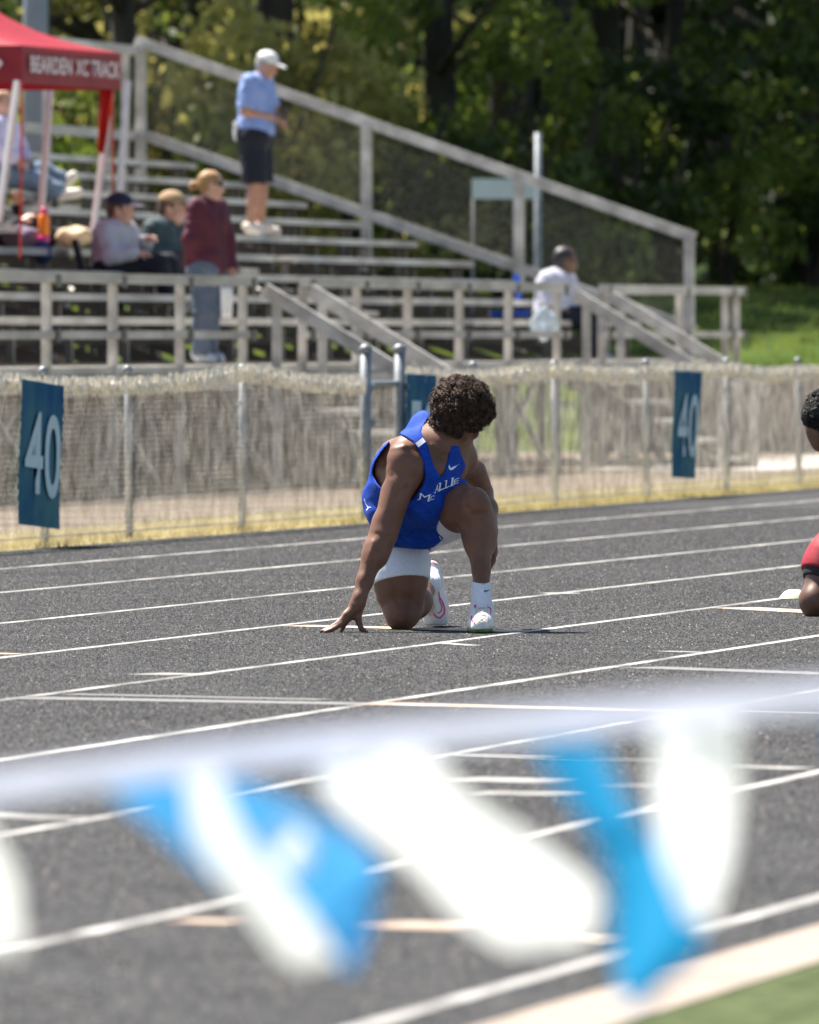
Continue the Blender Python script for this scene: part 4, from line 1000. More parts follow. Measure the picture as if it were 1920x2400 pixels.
o = obj('loose_laces', mb.me(), LACE, shoe2); o['kind'] = 'stuff'

# ================================================================== second runner at the right edge
ZB = 1.18 * F / (1449 - HZ)
XB = 1908.
at2 = thing('person', 'person in red shorts kneeling at the right edge, head bent down', 'person', W((XB - 960) / F * ZB, ZB, 0), RZ)
def B_(px, py, dz): 
    z = ZB + dz; return Vector(((px - 960) / F * z - (XB - 960) / F * ZB, dz, H - (py - HZ) / F * z))
f2 = Vector((-.35, .10, -.65)).normalized()
h2p, H2 = head_prims(B_(1932, 985, .12), Vector((.05, .80, -.62)), .97, Vector((.25, .5, .9)))
bod = list(h2p)
sR2, sL2 = B_(1990, 1075, .05), B_(2080, 1060, .35); hR2, hL2 = B_(2010, 1235, .38), B_(2085, 1225, .45)
bod += [cap(B_(1950, 1010, .13), B_(2000, 1055, .18), .058, .07, .03), cap(sR2, sL2, .07, .07, .05), cap(B_(2020, 1100, .18), B_(2040, 1215, .38), .12, .12, .05), cap(B_(2055, 1100, .26), B_(2070, 1215, .42), .12, .12, .05), cap(hR2, hL2, .11, .11, .05),
        cap(hR2, B_(1940, 1330, .36), .10, .09, .04), cap(B_(1950, 1310, .36), B_(1913, 1405, .30), .085, .064, .04), cap(B_(1912, 1408, .28), B_(1915, 1418, .29), .062, .058, .03), cap(B_(1915, 1412, .32), B_(1985, 1385, .72), .058, .04, .04),
        cap(hL2, B_(2170, 1140, .10), .11, .075, .04), cap(B_(2170, 1145, .08), B_(2180, 1370, -.05), .062, .038, .03),
        cap(sR2, B_(2000, 1230, -.02), .055, .044, .03), cap(B_(2000, 1230, -.02), B_(1985, 1375, -.10), .044, .028, .03), cap(sL2, B_(2130, 1150, .5), .055, .044, .03), cap(B_(2130, 1150, .5), B_(2190, 1230, .3), .044, .03, .03)]
wr2 = B_(1985, 1375, -.10)
bod += hand_prims(wr2, Vector((-.15, -.15, -1)), Vector((-.2, -1, 0)), Vector((1, 0, 0)), .165, .3)
me_, _, _ = sdf_mesh('body', bod, .0055); obj('body', me_, SKIN_B, at2)
HB2 = basis(Vector((.05, .80, -.62)), Vector((.25, .5, .9)))
hc2 = H2(0, -.014, .028)
hm2, _, _ = sdf_mesh('hair', [ell(hc2, (.083, .100, .094), HB2, .02), ell(H2(0, -.05, -.015), (.078, .058, .06), HB2, .02)], .005, mod=hair_mod(hc2, HB2, False)); obj('hair', hm2, HAIRK, at2)
curls('hair_curls', hc2, HB2, (.091, .108, .100), 6500, HAIRK, at2, lambda d: d.z < -.85 or (d.y > .45 and d.z < .1) or (d.x > .6 and d.z < -.35), size=.0026, col_r=.0010, seed=8)['kind'] = 'stuff'
curls('hair_curls', H2(0, -.05, -.015), HB2, (.086, .066, .068), 3500, HAIRK, at2, lambda d: d.y > .3, size=.0026, col_r=.0010, seed=9)['kind'] = 'stuff'
hem2 = B_(1935, 1352, .34)
def cutter(p, n, k=.004): return lambda Fv, X, Y, Z: plane_cut(Fv, X, Y, Z, p, n, k)
lg = [cap(hR2, B_(1940, 1330, .36), .10, .09, .04), cap(B_(1950, 1310, .36), B_(1913, 1405, .30), .085, .064, .04), cap(hR2, hL2, .11, .11, .05), cap(hL2, B_(2130, 1165, .2), .11, .09, .04)]
dirn = (B_(1913, 1405, .30) - B_(1950, 1310, .36)).normalized()
m_, _, _ = sdf_mesh('shorts', lg, .006, off=.016, mod=cutter(hem2, dirn)); obj('shorts', m_, REDS, at2)
def band2(Fv, X, Y, Z):
    d = (X - hem2.x) * dirn.x + (Y - hem2.y) * dirn.y + (Z - hem2.z) * dirn.z; return smax(Fv, np.abs(d - .008) - .024, .004)
m_, _, _ = sdf_mesh('black_liner', lg, .005, off=.008, mod=band2); obj('black_liner', m_, BLACKF, at2)
m_, _, _ = sdf_mesh('vest', [cap(B_(2020, 1100, .18), B_(2040, 1225, .38), .125, .13, .05), cap(B_(2055, 1100, .26), B_(2070, 1225, .42), .125, .13, .05), cap(hR2, hL2, .12, .12, .05), cap(sR2.lerp(sL2, .2), sR2.lerp(sL2, .8), .07, .07, .05)], .008, off=.01); obj('vest', m_, REDS, at2)
m_, _, _ = sdf_mesh('shoe', [cap(B_(1990, 1375, .76), B_(1995, 1425, .80), .04, .045, .03)], .006); obj('shoe', m_, SHOE, at2)
m_, _, _ = sdf_mesh('shoe', [cap(B_(2180, 1400, -.02), B_(2178, 1432, -.25), .04, .045, .03)], .006); obj('shoe', m_, SHOE, at2)
# pale yellow marker dome on the lane line
MARK = mat('pale_cream_plastic', (.75, .74, .50), .45, .05, 20)
mk = G(1862, 1404); mb = MB()
pts = [(0, .042), (.025, .041), (.045, .032), (.062, .012), (.068, .003)]
for j, (r_, h_) in enumerate(pts):
    for k in range(20): a = 2 * math.pi * k / 20; mb.v.append((max(r_, .002) * math.cos(a), max(r_, .002) * math.sin(a), h_))
for j in range(len(pts) - 1):
    for k in range(20): mb.f.append((j * 20 + k, (j + 1) * 20 + k, (j + 1) * 20 + (k + 1) % 20, j * 20 + (k + 1) % 20))
md = tag(obj('marker_dome', mb.me('marker', True), MARK), 'pale cream plastic marker dome on the lane line beside the second runner', 'marker'); md.location = mk

# ================================================================== spectators
def spectator(label, z0, px0, gy, J, top=None, sleeve=1., bottom=None, trouser=1., skin=SKIN_D, shoe=None, face=(1, 0, 0), up=(0, 0, 1), topoff=.016, fat=1., hair=None, hm_=None, longhair=None, capm=None, brim=None, hand=True, shorts_off=.02, headk=1.):
    base = W((px0 - 960) / F * z0, z0, H - (gy - HZ) / F * z0)
    t = thing('person', label, 'person', base, RZ)
    def P(n):
        px, py, dz = J[n] if isinstance(n, str) else n; z = z0 + dz
        return Vector(((px - 960) / F * z - (px0 - 960) / F * z0, dz, H - (py - HZ) / F * z - base.z))
    hp_, HP_ = head_prims(P('head'), face, headk, up); b = list(hp_)
    sR, sL, hR, hL = P('shR'), P('shL'), P('hipR'), P('hipL'); ch = sR.lerp(sL, .5); pe = hR.lerp(hL, .5); sd = (sL - sR); hd = hL - hR
    cols = []
    for q in (.27, .73):
        a = sR.lerp(sL, q) + (pe - ch) * .18; c_ = hR.lerp(hL, q * .8 + .1) ; cols.append(cap(a, c_, .098 * fat, .108 * fat, .05))
    girdle = cap(sR.lerp(sL, .08), sR.lerp(sL, .92), .058, .058, .05); hips = cap(hR, hL, .105 * fat, .105 * fat, .05)
    b += cols + [girdle, hips, cap(HP_(0, -.02, -.06), ch + (P('head') - ch) * .12, .052, .062, .03)]
    arms = []
    for s_ in 'RL': arms.append((P('sh' + s_), P('el' + s_), P('wr' + s_)))
    for a, e, w_ in arms: b += [cap(a, e, .052, .040, .03), cap(e, w_, .041, .027, .03)]
    if hand:
        for (a, e, w_), q in zip(arms, (1, -1)):
            d = (w_ - e).normalized(); b += hand_prims(w_, d + Vector((0, 0, -.15)), Vector((0, .4 * q, -1)), Vector((.3, -.6 * q, .5)), .175, .6, r=.0095)
    legs = []
    for s_ in 'RL': legs.append((P('hip' + s_), P('kn' + s_), P('an' + s_), P('to' + s_)))
    for a, k_, n_, o_ in legs: b += [cap(a, k_, .090, .058, .04), cap(k_, n_, .057, .038, .03), cap(k_.lerp(n_, .15), k_.lerp(n_, .5), .058, .050, .03), cap(n_, o_, .036, .03, .03)]
    m_, _, _ = sdf_mesh('body', b, .011); obj('body', m_, skin, t)
    fold = lambda k: (lambda Fv, X, Y, Z: Fv + k * np.sin(X * 40 + Z * 30 + 3 * np.sin(Z * 17)) * np.sin(Y * 33 + Z * 25))
    if bottom is not None:
        pr = [hips, cap(pe, pe + (ch - pe) * .25, .10 * fat, .10 * fat, .05)]
        for a, k_, n_, o_ in legs:
            if trouser <= .55: e = a.lerp(k_, trouser / .5); pr.append(cap(a, e, .092, .090, .04, clip=1.))
            else: pr += [cap(a, k_, .092, .064, .04), cap(k_, n_.lerp(k_, max(0, 1 - trouser)), .064, .055, .04, clip=1.)]
        m_, _, _ = sdf_mesh('trousers', pr, .011, off=shorts_off, mod=fold(.006)); obj('shorts' if trouser <= .55 else 'trousers', m_, bottom, t)
    if top is not None:
        pr = cols + [girdle, cap(hR.lerp(ch, .12), hL.lerp(ch, .12), .108 * fat, .108 * fat, .05)]
        for a, e, w_ in arms:
            if sleeve <= .5: pr.append(cap(a, a.lerp(e, sleeve / .5), .058, .058, .03, clip=1.))
            else: pr += [cap(a, e, .056, .048, .03), cap(e, w_, .046, .036, .03, clip=1.)]
        pr.append(cap(ch + (P('head') - ch) * .05, ch + (P('head') - ch) * .30, .066, .060, .02, clip=1.))
        m_, _, _ = sdf_mesh('top', pr, .011, off=topoff, mod=fold(.006)); obj('shirt', m_, top, t)
    if shoe is not None:
        for a, k_, n_, o_ in legs:
            m_, _, _ = sdf_mesh('shoe', [cap(n_ + (n_ - o_).normalized() * .05 + Vector((0, 0, -.03)), n_, .038, .044, .03), cap(n_ + Vector((0, 0, -.03)), o_, .046, .040, .03)], .011, off=.006); obj('shoe', m_, shoe, t)
    Bh = basis(face, up)
    if hair is not None:
        def hmod(Fv, X, Y, Z):
            c_ = HP_(0, 0, 0); q = [(X - c_.x) * Bh[i][0] + (Y - c_.y) * Bh[i][1] + (Z - c_.z) * Bh[i][2] for i in range(3)]
            Fv = Fv + .003 * np.sin(q[0] * 150) * np.sin(q[2] * 120 + q[1] * 80)
            return smax(Fv, -np.maximum(-(q[1] - .045), q[2] - .035), .01)
        pr = [ell(HP_(0, -.02, .018), (.082 * headk, .096 * headk, .092 * headk), Bh, .015), ell(HP_(0, -.055, -.02), (.070 * headk, .05 * headk, .062 * headk), Bh, .015)]
        if longhair == 'bun': pr += [ell(HP_(0, -.14, -.03), (.036, .036, .04), Bh, .01)]
        if longhair == 'tail': pr += [cap(HP_(0, -.1, -.02), HP_(0, -.13, -.16), .03, .018, .02)]
        m_, _, _ = sdf_mesh('hair', pr, .009, mod=hmod); obj('hair', m_, hair, t)
    if capm is not None:
        def cmod(Fv, X, Y, Z):
            c_ = HP_(0, 0, .035); q = (X - c_.x) * Bh[2][0] + (Y - c_.y) * Bh[2][1] + (Z - c_.z) * Bh[2][2]; return smax(Fv, -q, .006)
        m_, _, _ = sdf_mesh('cap', [ell(HP_(0, -.014, .035), (.093 * headk, .107 * headk, .092 * headk), Bh, .02)], .009, mod=cmod); c0 = obj('cap', m_, capm, t)
        m_, _, _ = sdf_mesh('brim', [ell(HP_(0, .115, .042), (.075, .065, .012), Bh, .01)], .007); obj('brim', m_, brim or capm, c0)
    eyes(t, HP_)
    return t, P, HP_

POLO = mat('light_blue_polo', (.24, .34, .64), .8, .10, 12)
NAVY = mat('navy_shorts_cloth', (.006, .009, .018), .85, .2, 10)
CAPW = mat('white_cap_cloth', (.80, .79, .75), .8, .05, 12)
MAROON = mat('maroon_jacket', (.085, .007, .020), .7, .15, 10)
GREYBL = mat('grey_blue_leggings', (.10, .125, .17), .8, .15, 10)
GREYT = mat('light_grey_shirt', (.42, .43, .48), .85, .08, 12)
TEAL = mat('dark_teal_jacket', (.03, .055, .065), .8, .15, 10)
TAN = mat('tan_cloth', (.36, .25, .14), .85, .1, 12)
NAVYC = mat('navy_cap_cloth', (.012, .02, .05), .8, .1, 12)
BLOND = mat('blond_hair', (.34, .19, .07), .6, .3, 60)
BROWNH = mat('brown_hair', (.09, .05, .03), .6, .3, 60)
DENIM = mat('faded_denim', (.14, .19, .25), .85, .2, 12)
LAV = mat('pale_lavender_shirt', (.60, .55, .72), .85, .1, 12)
SHOEC = mat('cream_trainers', (.72, .64, .54), .6, .1, 20)
SHOEG = mat('grey_trainers', (.45, .46, .48), .6, .1, 20)
BLKC = mat('black_clothing', (.012, .012, .014), .85, .2, 12)
PHONE = mat('dark_phone', (.02, .02, .025), .2, .1, 10)

# the man in the pale polo, standing on the sixth seat row with his phone
spectator('person standing on a seat row in light blue polo, dark shorts and white cap', 101.9, 600, 551,
    dict(head=(627, 152, -.02), shR=(585, 193, -.20), shL=(622, 195, .18), elR=(574, 262, -.24), elL=(640, 258, .20), wrR=(640, 275, -.12), wrL=(655, 272, .10),
         hipR=(592, 318, -.09), hipL=(606, 316, .10), knR=(598, 432, -.10), knL=(612, 430, .10), anR=(588, 530, -.10), anL=(610, 528, .12), toR=(612, 545, -.14), toL=(648, 543, .10)),
    top=POLO, sleeve=.40, bottom=NAVY, trouser=.46, skin=SKIN_C, shoe=SHOEC, face=(.86, -.25, -.40), fat=1.18, hair=mat('grey_hair', (.35, .33, .30), .7, .2, 60), capm=CAPW, shorts_off=.03, topoff=.022)
tw, P_, _ = (lambda r: r)((None, None, None))
def small(name, label, cat, me, m, loc): 
    o = tag(obj(name, me, m), label, cat); o.location = loc; o.rotation_euler = (0, 0, RZ); return o
mb = MB(); mb.box((-.04, -.005, -.06), (.04, .005, .06)); small('phone', 'small dark phone held by the person in the light blue polo', 'phone', mb.me('phone'), PHONE, A(665, 268, 101.85)).rotation_euler = (1.0, 0, RZ)
def cloth_me(w, h, n=6, amp=.015, taper=.8, th=.006):
    mb = MB(); 
    for s_ in (0, 1):
        for j in range(n + 1):
            for i in range(n + 1):
                x = (i / n - .5) * w * (1 - (1 - taper) * j / n); mb.v.append((x, s_ * th + amp * math.sin(i * 1.7 + j * .5), -h * j / n + .01 * math.sin(i * 2.3)))
    N = (n + 1) ** 2; I = lambda i, j, s_=0: s_ * N + j * (n + 1) + i
    for j in range(n):
        for i in range(n):
            mb.f.append((I(i, j), I(i, j + 1), I(i + 1, j + 1), I(i + 1, j))); mb.f.append((I(i, j, 1), I(i + 1, j, 1), I(i + 1, j + 1, 1), I(i, j + 1, 1)))
    for i in range(n):
        for a, b in (((i, 0), (i + 1, 0)), ((i + 1, n), (i, n)), ((0, i + 1), (0, i)), ((n, i), (n, i + 1))): mb.f.append((I(*a), I(*b), I(*b, 1), I(*a, 1)))
    return mb.me('cloth', True)
small('towel', 'small white towel hanging from the back pocket of the person in the blue polo', 'towel', cloth_me(.08, .17), CAPW, A(556, 286, 101.75))
# the woman in maroon on the front walk
spectator('person with blond bun in a maroon jacket standing on the front walkway', 87.4, 485, 846,
    dict(head=(496, 432, 0), shR=(460, 487, -.12), shL=(512, 489, .14), elR=(448, 560, -.16), elL=(532, 555, .16), wrR=(452, 618, -.10), wrL=(541, 625, .10),
         hipR=(474, 628, -.07), hipL=(498, 628, .09), knR=(478, 730, -.08), knL=(492, 730, .08), anR=(472, 828, -.08), anL=(488, 826, .10), toR=(496, 842, -.10), toL=(514, 840, .08)),
    top=MAROON, sleeve=1., bottom=GREYBL, trouser=1., skin=SKIN_D, shoe=SHOEG, face=(.96, .12, -.12), fat=1.0, hair=BLOND, longhair='bun', topoff=.02)
o = small('sunglasses', 'dark sunglasses worn by the person in the maroon jacket', 'sunglasses', (lambda m: (m.box((-.012, -.07, -.018), (.012, .07, .018)), m.bar((-.06, -.074, .006), (.012, -.074, .006), .006), m.bar((-.06, .074, .006), (.012, .074, .006), .006), m.me('sg'))[3])(MB()), PHONE, A(519, 431, 87.4))
small('white_towel', 'white towel hanging beside the legs of the person in the maroon jacket', 'towel', cloth_me(.10, .24), CAPW, A(532, 672, 87.0))
# seated pair
zE = 91.9
spectator('person in a light grey shirt and navy cap on a black stadium chair', zE, 270, 640,
    dict(head=(283, 490, 0), shR=(243, 542, -.20), shL=(298, 540, .22), elR=(258, 598, -.28), elL=(332, 592, .24), wrR=(318, 592, -.22), wrL=(345, 565, .10),
         hipR=(262, 622, -.12), hipL=(270, 622, .14), knR=(372, 622, -.16), knL=(396, 618, .16), anR=(404, 706, -.14), anL=(424, 704, .12), toR=(430, 722, -.16), toL=(452, 720, .10)),
    top=GREYT, sleeve=1., bottom=NAVY, trouser=1., skin=SKIN_D, shoe=SHOEG, face=(.95, -.25, -.10), fat=1.28, headk=1.12, topoff=.024, hair=BROWNH, capm=NAVYC, brim=CAPW)
chair = thing('stadium_chair', 'black folding stadium chair under the person in the light grey shirt', 'chair', A(262, 640, zE), RZ)
mb = MB(); mb.box((-.2, -.24, .0), (.24, .24, .05)); obj('seat', mb.me(), BLKC, chair)
mb = MB(); mb.bar((-.2, 0, .03), (-.32, 0, .36), .48, .05, up=(0, 1, 0)); mb2 = MB(); mb2.box((-.25, -.24, .05), (-.20, .24, .34)); o = obj('backrest', mb2.me(), BLKC, chair); o.rotation_euler = (0, -.25, 0)
spectator('person in a tan cap and dark teal jacket sitting on the bleachers', 92.6, 384, 632,
    dict(head=(405, 486, 0), shR=(356, 537, -.20), shL=(414, 535, .20), elR=(352, 592, -.24), elL=(432, 590, .22), wrR=(404, 606, -.14), wrL=(428, 604, .08),
         hipR=(374, 618, -.12), hipL=(384, 618, .14), knR=(446, 614, -.14), knL=(452, 612, .14), anR=(446, 700, -.14), anL=(452, 698, .14), toR=(474, 718, -.16), toL=(480, 716, .12)),
    top=TEAL, sleeve=1., bottom=mat('dusky_trousers', (.09, .06, .06), .85, .15, 12), trouser=1., skin=SKIN_D, shoe=SHOEC, face=(.93, -.30, -.20), fat=1.2, headk=1.12, topoff=.024, hair=BROWNH, capm=TAN, brim=BLKC)
# reclining pair at the upper left
spectator('person in a pale lavender shirt and faded jeans reclining with feet up', 97.0, 10, 470,
    dict(head=(6, 240, 0), shR=(-8, 292, -.18), shL=(22, 292, .18), elR=(0, 350, -.24), elL=(48, 345, .22), wrR=(38, 372, -.22), wrL=(62, 372, .12),
         hipR=(4, 405, -.12), hipL=(14, 404, .12), knR=(92, 428, -.14), knL=(100, 402, .14), anR=(140, 450, -.14), anL=(150, 424, .14), toR=(184, 452, -.18), toL=(172, 412, .10)),
    top=LAV, sleeve=1., bottom=DENIM, trouser=1., skin=SKIN_D, shoe=SHOEC, face=(.9, -.40, -.1), hair=BLOND, shorts_off=.024)
spectator('person in black clothing slumped on the bleachers below the reclining person in jeans', 93.5, 20, 570,
    dict(head=(-42, 478, 0), shR=(-22, 515, -.14), shL=(8, 512, .18), elR=(8, 555, -.24), elL=(42, 540, .22), wrR=(48, 520, -.20), wrL=(40, 480, .14),
         hipR=(20, 552, -.12), hipL=(30, 550, .14), knR=(92, 540, -.14), knL=(88, 520, .14), anR=(124, 572, -.14), anL=(130, 566, .14), toR=(160, 575, -.14), toL=(166, 570, .12)),
    top=BLKC, sleeve=1., bottom=BLKC, trouser=1., skin=SKIN_D, shoe=SHOEG, face=(.85, -.40, .15), hair=BROWNH)
# man seated at the right
spectator('person in pale grey shirt and navy trousers seated at the right of the stand', 104.6, 1300, 752,
    dict(head=(1326, 608, 0), shR=(1286, 656, -.22), shL=(1326, 656, .22), elR=(1284, 722, -.28), elL=(1348, 718, .24), wrR=(1340, 732, -.22), wrL=(1376, 726, .14),
         hipR=(1296, 742, -.13), hipL=(1306, 742, .15), knR=(1388, 748, -.18), knL=(1398, 744, .16), anR=(1384, 840, -.18), anL=(1398, 838, .16), toR=(1412, 842, -.18), toL=(1424, 840, .14)),
    top=mat('pale_lilac_grey_shirt', (.50, .50, .58), .85, .08, 12), sleeve=.42, bottom=NAVY, trouser=1., skin=SKIN_B, shoe=SHOEG, face=(.93, .15, -.10), fat=1.38, hair=HAIRK, topoff=.032, headk=1.1, shorts_off=.034)

# ---- things lying on the stand
def lump(name, label, cat, m, z, px, py, rads, seed=0, amp=.012):
    pr = [ell((0, 0, 0), rads, None, .03), ell((rads[0] * .4, .02, rads[2] * .3), tuple(r * .6 for r in rads), None, .04)]
    me_, _, _ = sdf_mesh(name, pr, .009, mod=lambda Fv, X, Y, Z: Fv + amp * np.sin(X * 31 + seed) * np.sin(Z * 27 + Y * 22 + seed))
    return small(name, label, cat, me_, m, A(px, py, z))
lump('bag', 'crumpled tan canvas bag on a seat left of the person in the grey shirt', 'bag', mat('tan_bag', (.62, .47, .30), .85, .15, 15), 93.3, 172, 556, (.15, .12, .085), 1)
lump('bag', 'purple grey bag beside the orange bottle on the left seats', 'bag', mat('mauve_bag', (.16, .13, .20), .85, .15, 15), 92.8, 50, 556, (.15, .12, .09), 2)
lump('jacket', 'dark blue jacket hanging over the front seats at the left', 'jacket', mat('deep_blue_cloth', (.02, .05, .16), .85, .15, 15), 91.5, 98, 592, (.075, .08, .10), 3)
bt = thing('bottle', 'orange and pink sports bottle standing on the left seats', 'bottle', A(103, 566, 92.7), RZ)
mb = MB(); mb.tube([(0, 0, .05), (0, 0, .07), (0, 0, .2), (0, 0, .235)], .04, 12, [.04, .045, .045, .028]); obj('bottle_body', mb.me('b', True), mat('orange_plastic', (.85, .22, .01), .35, .1, 10), bt)
mb = MB(); mb.tube([(0, 0, .0), (0, 0, .05)], .045, 12); obj('base_band', mb.me('b', True), mat('magenta_plastic', (.6, .02, .2), .35, .1, 10), bt)
mb = MB(); mb.tube([(0, 0, .23), (0, 0, .265), (0, 0, .28)], .03, 12, [.032, .030, .014]); obj('lid', mb.me('b', True), mat('magenta_lid', (.5, .02, .15), .35, .1, 10), bt)
BLUEC = mat('bright_blue_cloth', (.01, .10, .60), .7, .1, 12)
ch2 = thing('stadium_chair', 'bright blue folding stadium chair left of the seated person in pale grey', 'chair', A(1190, 741, 105.2), RZ)
mb = MB(); mb.box((-.2, -.22, 0), (.2, .22, .05)); obj('seat', mb.me(), BLUEC, ch2)
mb = MB(); mb.box((.1, -.22, .05), (.15, .22, .38)); o = obj('backrest', mb.me(), BLUEC, ch2); o.rotation_euler = (0, -.12, 0)
mb = MB(); mb.tube([(.12, -.22, .05), (.16, -.22, .25), (.19, -.22, .38)], .014, 6); mb.tube([(.12, .22, .05), (.16, .22, .25), (.19, .22, .38)], .014, 6); obj('frame', mb.me(), BLKC, ch2)
# clear plastic bag with wet highlights
PLAST = bpy.data.materials.new('clear_plastic_film'); PLAST.use_nodes = True
n_ = PLAST.node_tree; b_ = n_.nodes['Principled BSDF']; b_.inputs['Base Color'].default_value = (.62, .72, .80, 1); b_.inputs['Roughness'].default_value = .08; b_.inputs['Alpha'].default_value = .5
lump('plastic_bag', 'clear plastic bag of bottles hanging on the front rail at the right', 'bag', PLAST, 98.0, 1276, 758, (.11, .09, .14), 5, .02)

# ================================================================== red canopy tent
tn = thing('canopy_tent', 'red pop-up canopy tent with white lettering on its valance, standing on the stand', 'tent', W(-3.0, 90, 2.0), RZ)
zT = 89.0
c0 = PL(52, 106, 21.5); c1 = PL(284, 125, 21.5)
along = (c1 - c0); along.z = 0; L1_ = along.length; along.normalize(); back = Vector((-along.y, along.x, 0)); L2_ = 3.0
ht = (c0.z + c1.z) / 2 + .0; VH = .30
crn = [c0.copy(), c1.copy(), c1 + back * L2_, c0 + back * L2_]
crn[2].z = crn[1].z; crn[3].z = crn[0].z
# the near side leans out to the left, like the canopy in the wind
crn[3] = c0 + back * L2_ * 1.0
apex = (crn[0] + crn[1] + crn[2] + crn[3]) / 4 + Vector((0, 0, 1.0))
def roof_panel(a, b):
    mb = MB(); n = 8
    for j in range(n + 1):
        for i in range(n + 1):
            t = j / n; e = a.lerp(b, i / n); p = e.lerp(apex, t); p.z -= .22 * math.sin(math.pi * t) * (1 - .3 * math.sin(math.pi * i / n)) + .04 * math.sin(math.pi * i / n) * (1 - t); mb.v.append(tuple(p))
    I = lambda i, j: j * (n + 1) + i
    for j in range(n):
        for i in range(n): mb.f.append((I(i, j), I(i + 1, j), I(i + 1, j + 1), I(i, j + 1)))
    return mb.me('roof', True)
def wpart(name, me, m, t):
    inv = (Matrix.Translation(t.location) @ Matrix.Rotation(t.rotation_euler.z, 4, 'Z')).inverted(); me.transform(inv); return obj(name, me, m, t)
for i in range(4): wpart('roof_panel', roof_panel(crn[i], crn[(i + 1) % 4]), REDC, tn)
TXT = mat('white_valance_print', (.74, .66, .66), .6, .05, 10)
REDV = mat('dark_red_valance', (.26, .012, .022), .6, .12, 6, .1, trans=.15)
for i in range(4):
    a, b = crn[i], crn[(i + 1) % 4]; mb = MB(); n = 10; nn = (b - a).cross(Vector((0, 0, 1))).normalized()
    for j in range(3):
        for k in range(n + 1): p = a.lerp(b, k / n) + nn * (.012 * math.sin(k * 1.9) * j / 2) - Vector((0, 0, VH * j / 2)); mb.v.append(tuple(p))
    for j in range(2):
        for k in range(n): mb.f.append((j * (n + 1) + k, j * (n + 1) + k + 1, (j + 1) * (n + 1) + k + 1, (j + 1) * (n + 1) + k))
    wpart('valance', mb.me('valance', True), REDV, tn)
def val_text(txt, a, b, x0, x1, y0, y1, outw):
    me = text_mesh(txt, 3, .02)
    for p in me.vertices: p.co = a.lerp(b, x0 + (x1 - x0) * p.co.x) + outw * .03 + Vector((0, 0, -VH + VH * (y0 + (y1 - y0) * p.co.y)))
    wpart('lettering', me, TXT, tn)
val_text('BEARDEN', crn[0], crn[1], .05, .46, .30, .74, -back); val_text('XC TRACK', crn[0], crn[1], .50, .95, .30, .74, -back)
val_text('FIELD', crn[3], crn[0], .55, .95, .30, .74, -along)
POLE = mat('white_tent_pole', (.62, .58, .56), .4, .08, 10)
for (tx_, ty_, bx_, by_, zz) in ((42, 190, -4, 520, 88.6), (262, 195, 219, 545, 92.6), (300, 190, 276, 500, 95.5), (120, 190, 96, 500, 93.0)):
    mb = MB(); mb.bar(A(tx_, ty_, zz), A(bx_, by_, zz - .2), .045, .045); wpart('pole', mb.me(), POLE, tn)
for pts, w_ in ((((50, 190), (52, 300), (50, 420), (47, 605)), .045), (((263, 200), (262, 300), (265, 380), (266, 448)), .04)):
    mb = MB(); 
    for i in range(len(pts) - 1): mb.bar(A(*pts[i], 88.4 if pts[0][0] < 100 else 92.4), A(*pts[i + 1], 88.4 if pts[0][0] < 100 else 92.4), w_, .008, up=(0, 1, 0))
    wpart('strap', mb.me(), REDB, tn)
fl = cloth_me(.12, .54, 8, .03, .45); fl.transform(Matrix.Translation(A(252, 205, 92.2)) @ Matrix.Rotation(RZ, 4, 'Z') @ Matrix.Rotation(.10, 4, 'Y')); wpart('loose_red_cloth', fl, REDB, tn)

# ---- concrete column and the white board on posts behind the stand
colm = thing('column', 'thick blue grey steel column behind the stand at the left', 'column', W((84 - 960) / F * 113, 113, 0), RZ)
BG = mat('blue_grey_steel', (.24, .29, .34), .55, .1, 3, .1)
mb = MB(); mb.tube([(0, 0, -.1), (0, 0, 9)], .125, 20); obj('shaft', mb.me('s', True), BG, colm)
mb = MB(); mb.box((-.22, -.22, -.1), (.22, .22, .06)); obj('base_plate', mb.me(), CONC, colm)
zP = 121.0; gz = ground_h(1.3, zP)
def sg(px, py): return H - (py - HZ) / F * zP - gz
bs = thing('signboard', 'blank white board on two posts behind the bleachers', 'sign', W((1261 - 960) / F * zP, zP, gz), RZ)
mb = MB(); mb.tube([(0, 0, -.2), (0, 0, sg(0, 311))], .037, 12); obj('tall_post', mb.me('p', True), GALV, bs)
x_ = (1110 - 1261) / F * zP
mb = MB(); mb.tube([(x_, 0, -.2), (x_, 0, sg(0, 450))], .02, 8); obj('short_post', mb.me('p', True), mat('dark_post', (.05, .05, .055), .6, .1, 8), bs)
mb = MB(); mb.box((x_ - .02, -.03, sg(0, 466)), (.03, -.005, sg(0, 419))); obj('board', mb.me(), mat('white_board', (.62, .66, .70), .5, .05, 6), bs)

# ================================================================== pennant string in the foreground
def cloth_mat(name, col, tr):
    m = mat(name, col, .7, .04, 12, trans=tr, spec=.1); return m
WP = cloth_mat('white_pennant_cloth', (.93, .93, .93), .6); BP = cloth_mat('sky_blue_pennant_cloth', (.05, .33, .72), .6); CP = cloth_mat('cyan_pennant_cloth', (.0, .24, .50), .5); STR = cloth_mat('pale_lavender_tape', (.90, .90, .97), .6)
ZP = 9.4
pen = thing('pennant_string', 'string of blue and white pennants hanging across the foreground', 'bunting', A(960, 1720, ZP), RZ)
tape = [(-600, 1905), (0, 1845), (400, 1790), (860, 1738), (1300, 1692), (1725, 1652), (2100, 1612), (2600, 1560)]
tape = [(x * 1.0, y * 1.0) for x, y in tape]
mb = MB()
for i in range(len(tape) - 1): mb.bar(A(tape[i][0], tape[i][1], ZP), A(tape[i + 1][0], tape[i + 1][1], ZP), .002, .027, up=(0, 0, 1))
wpart('tape', mb.me(), STR, pen)
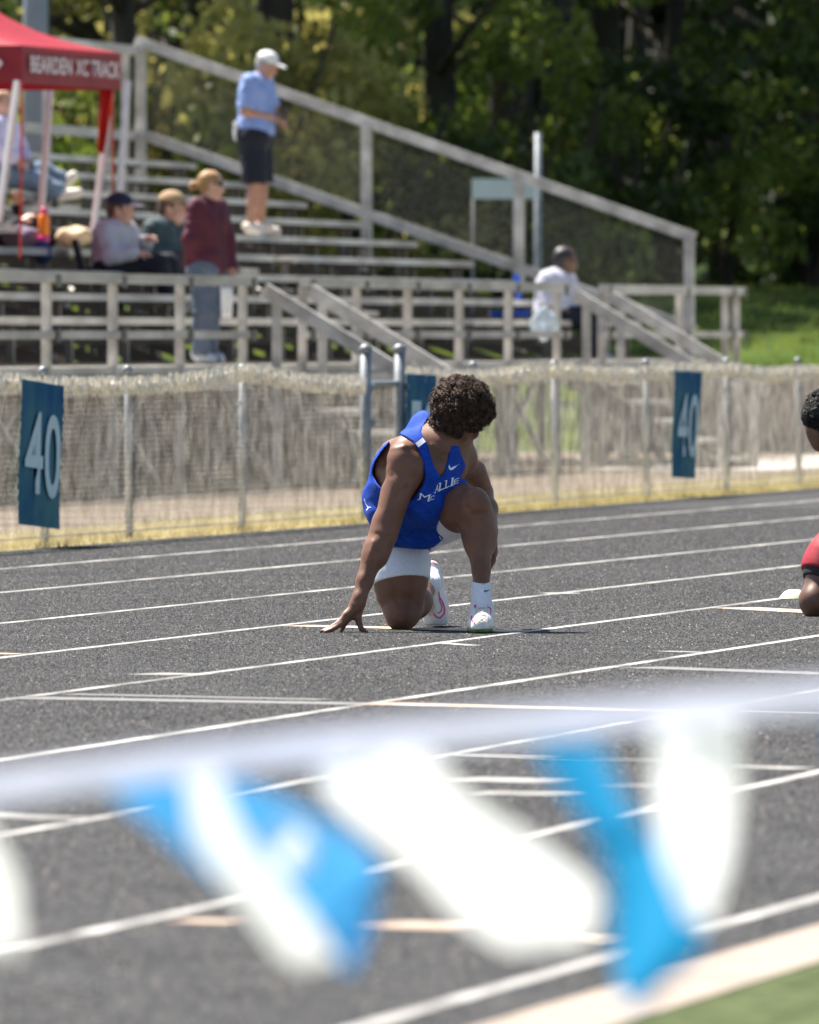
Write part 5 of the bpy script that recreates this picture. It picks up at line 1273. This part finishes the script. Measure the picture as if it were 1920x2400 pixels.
def pennant(Lp, Rp, m, dz=0., wav=.010, tilt=.05):
    """cloth lofted between its left and right edges (points given in the photo's 1725-wide frame)"""
    n = 10; k = 6; v = []
    def along_(P, t):
        s = t * (len(P) - 1); i = min(int(s), len(P) - 2); return P[i][0] + (P[i + 1][0] - P[i][0]) * (s - i), P[i][1] + (P[i + 1][1] - P[i][1]) * (s - i)
    mb = MB()
    for j in range(n + 1):
        a = along_(Lp, j / n); b = along_(Rp, j / n)
        for i in range(k + 1):
            x = a[0] + (b[0] - a[0]) * i / k; y = a[1] + (b[1] - a[1]) * i / k
            mb.v.append(tuple(A(x * 1.113, y * 1.113, ZP + dz + wav * math.sin(i * 1.1 + j * .35 + dz * 40) - tilt * (j / n))))
    I = lambda i, j: j * (k + 1) + i
    for j in range(n):
        for i in range(k): mb.f.append((I(i, j), I(i, j + 1), I(i + 1, j + 1), I(i + 1, j)))
    return wpart('pennant', mb.me('pennant', True), m, pen)
pennant([(-300, 1690), (-240, 1800), (-160, 1960)], [(-40, 1700), (35, 1850), (45, 2010)], WP, .01, .01, .34)
pennant([(195, 1640), (320, 1740), (460, 1860), (620, 1960), (725, 2040)], [(490, 1640), (620, 1690), (740, 1760), (815, 1840), (750, 2045)], BP, .24, .01, .36)
pennant([(388, 1635), (405, 1770), (510, 1910), (615, 2040)], [(455, 1625), (510, 1750), (625, 1890), (715, 2020)], WP, -.06, .003, .24)  # narrow edge-on white cloth standing in for glare on a folded pennant
pennant([(578, 1735), (575, 1790), (595, 1835)], [(645, 1740), (662, 1785), (645, 1835)], WP, -.02)  # small white sheet added as a bright blurred spot
pennant([(660, 1620), (705, 1700), (860, 1820), (970, 1940), (1070, 2000)], [(905, 1575), (985, 1680), (1140, 1780), (1270, 1880), (1230, 1985)], WP, .0, .012, .42)
pennant([(1120, 1570), (1210, 1700), (1290, 1850), (1290, 1990), (1310, 2110)], [(1265, 1565), (1335, 1720), (1450, 1850), (1500, 1985), (1345, 2125)], CP, .10, .01, .40)
pennant([(1375, 1510), (1380, 1680), (1390, 1800), (1445, 1940)], [(1560, 1500), (1555, 1680), (1540, 1800), (1495, 1950)], WP, .03, .01, .34)
pennant([(1745, 1480), (1775, 1650), (1820, 1800)], [(1920, 1480), (1890, 1650), (1850, 1800)], BP, .02)
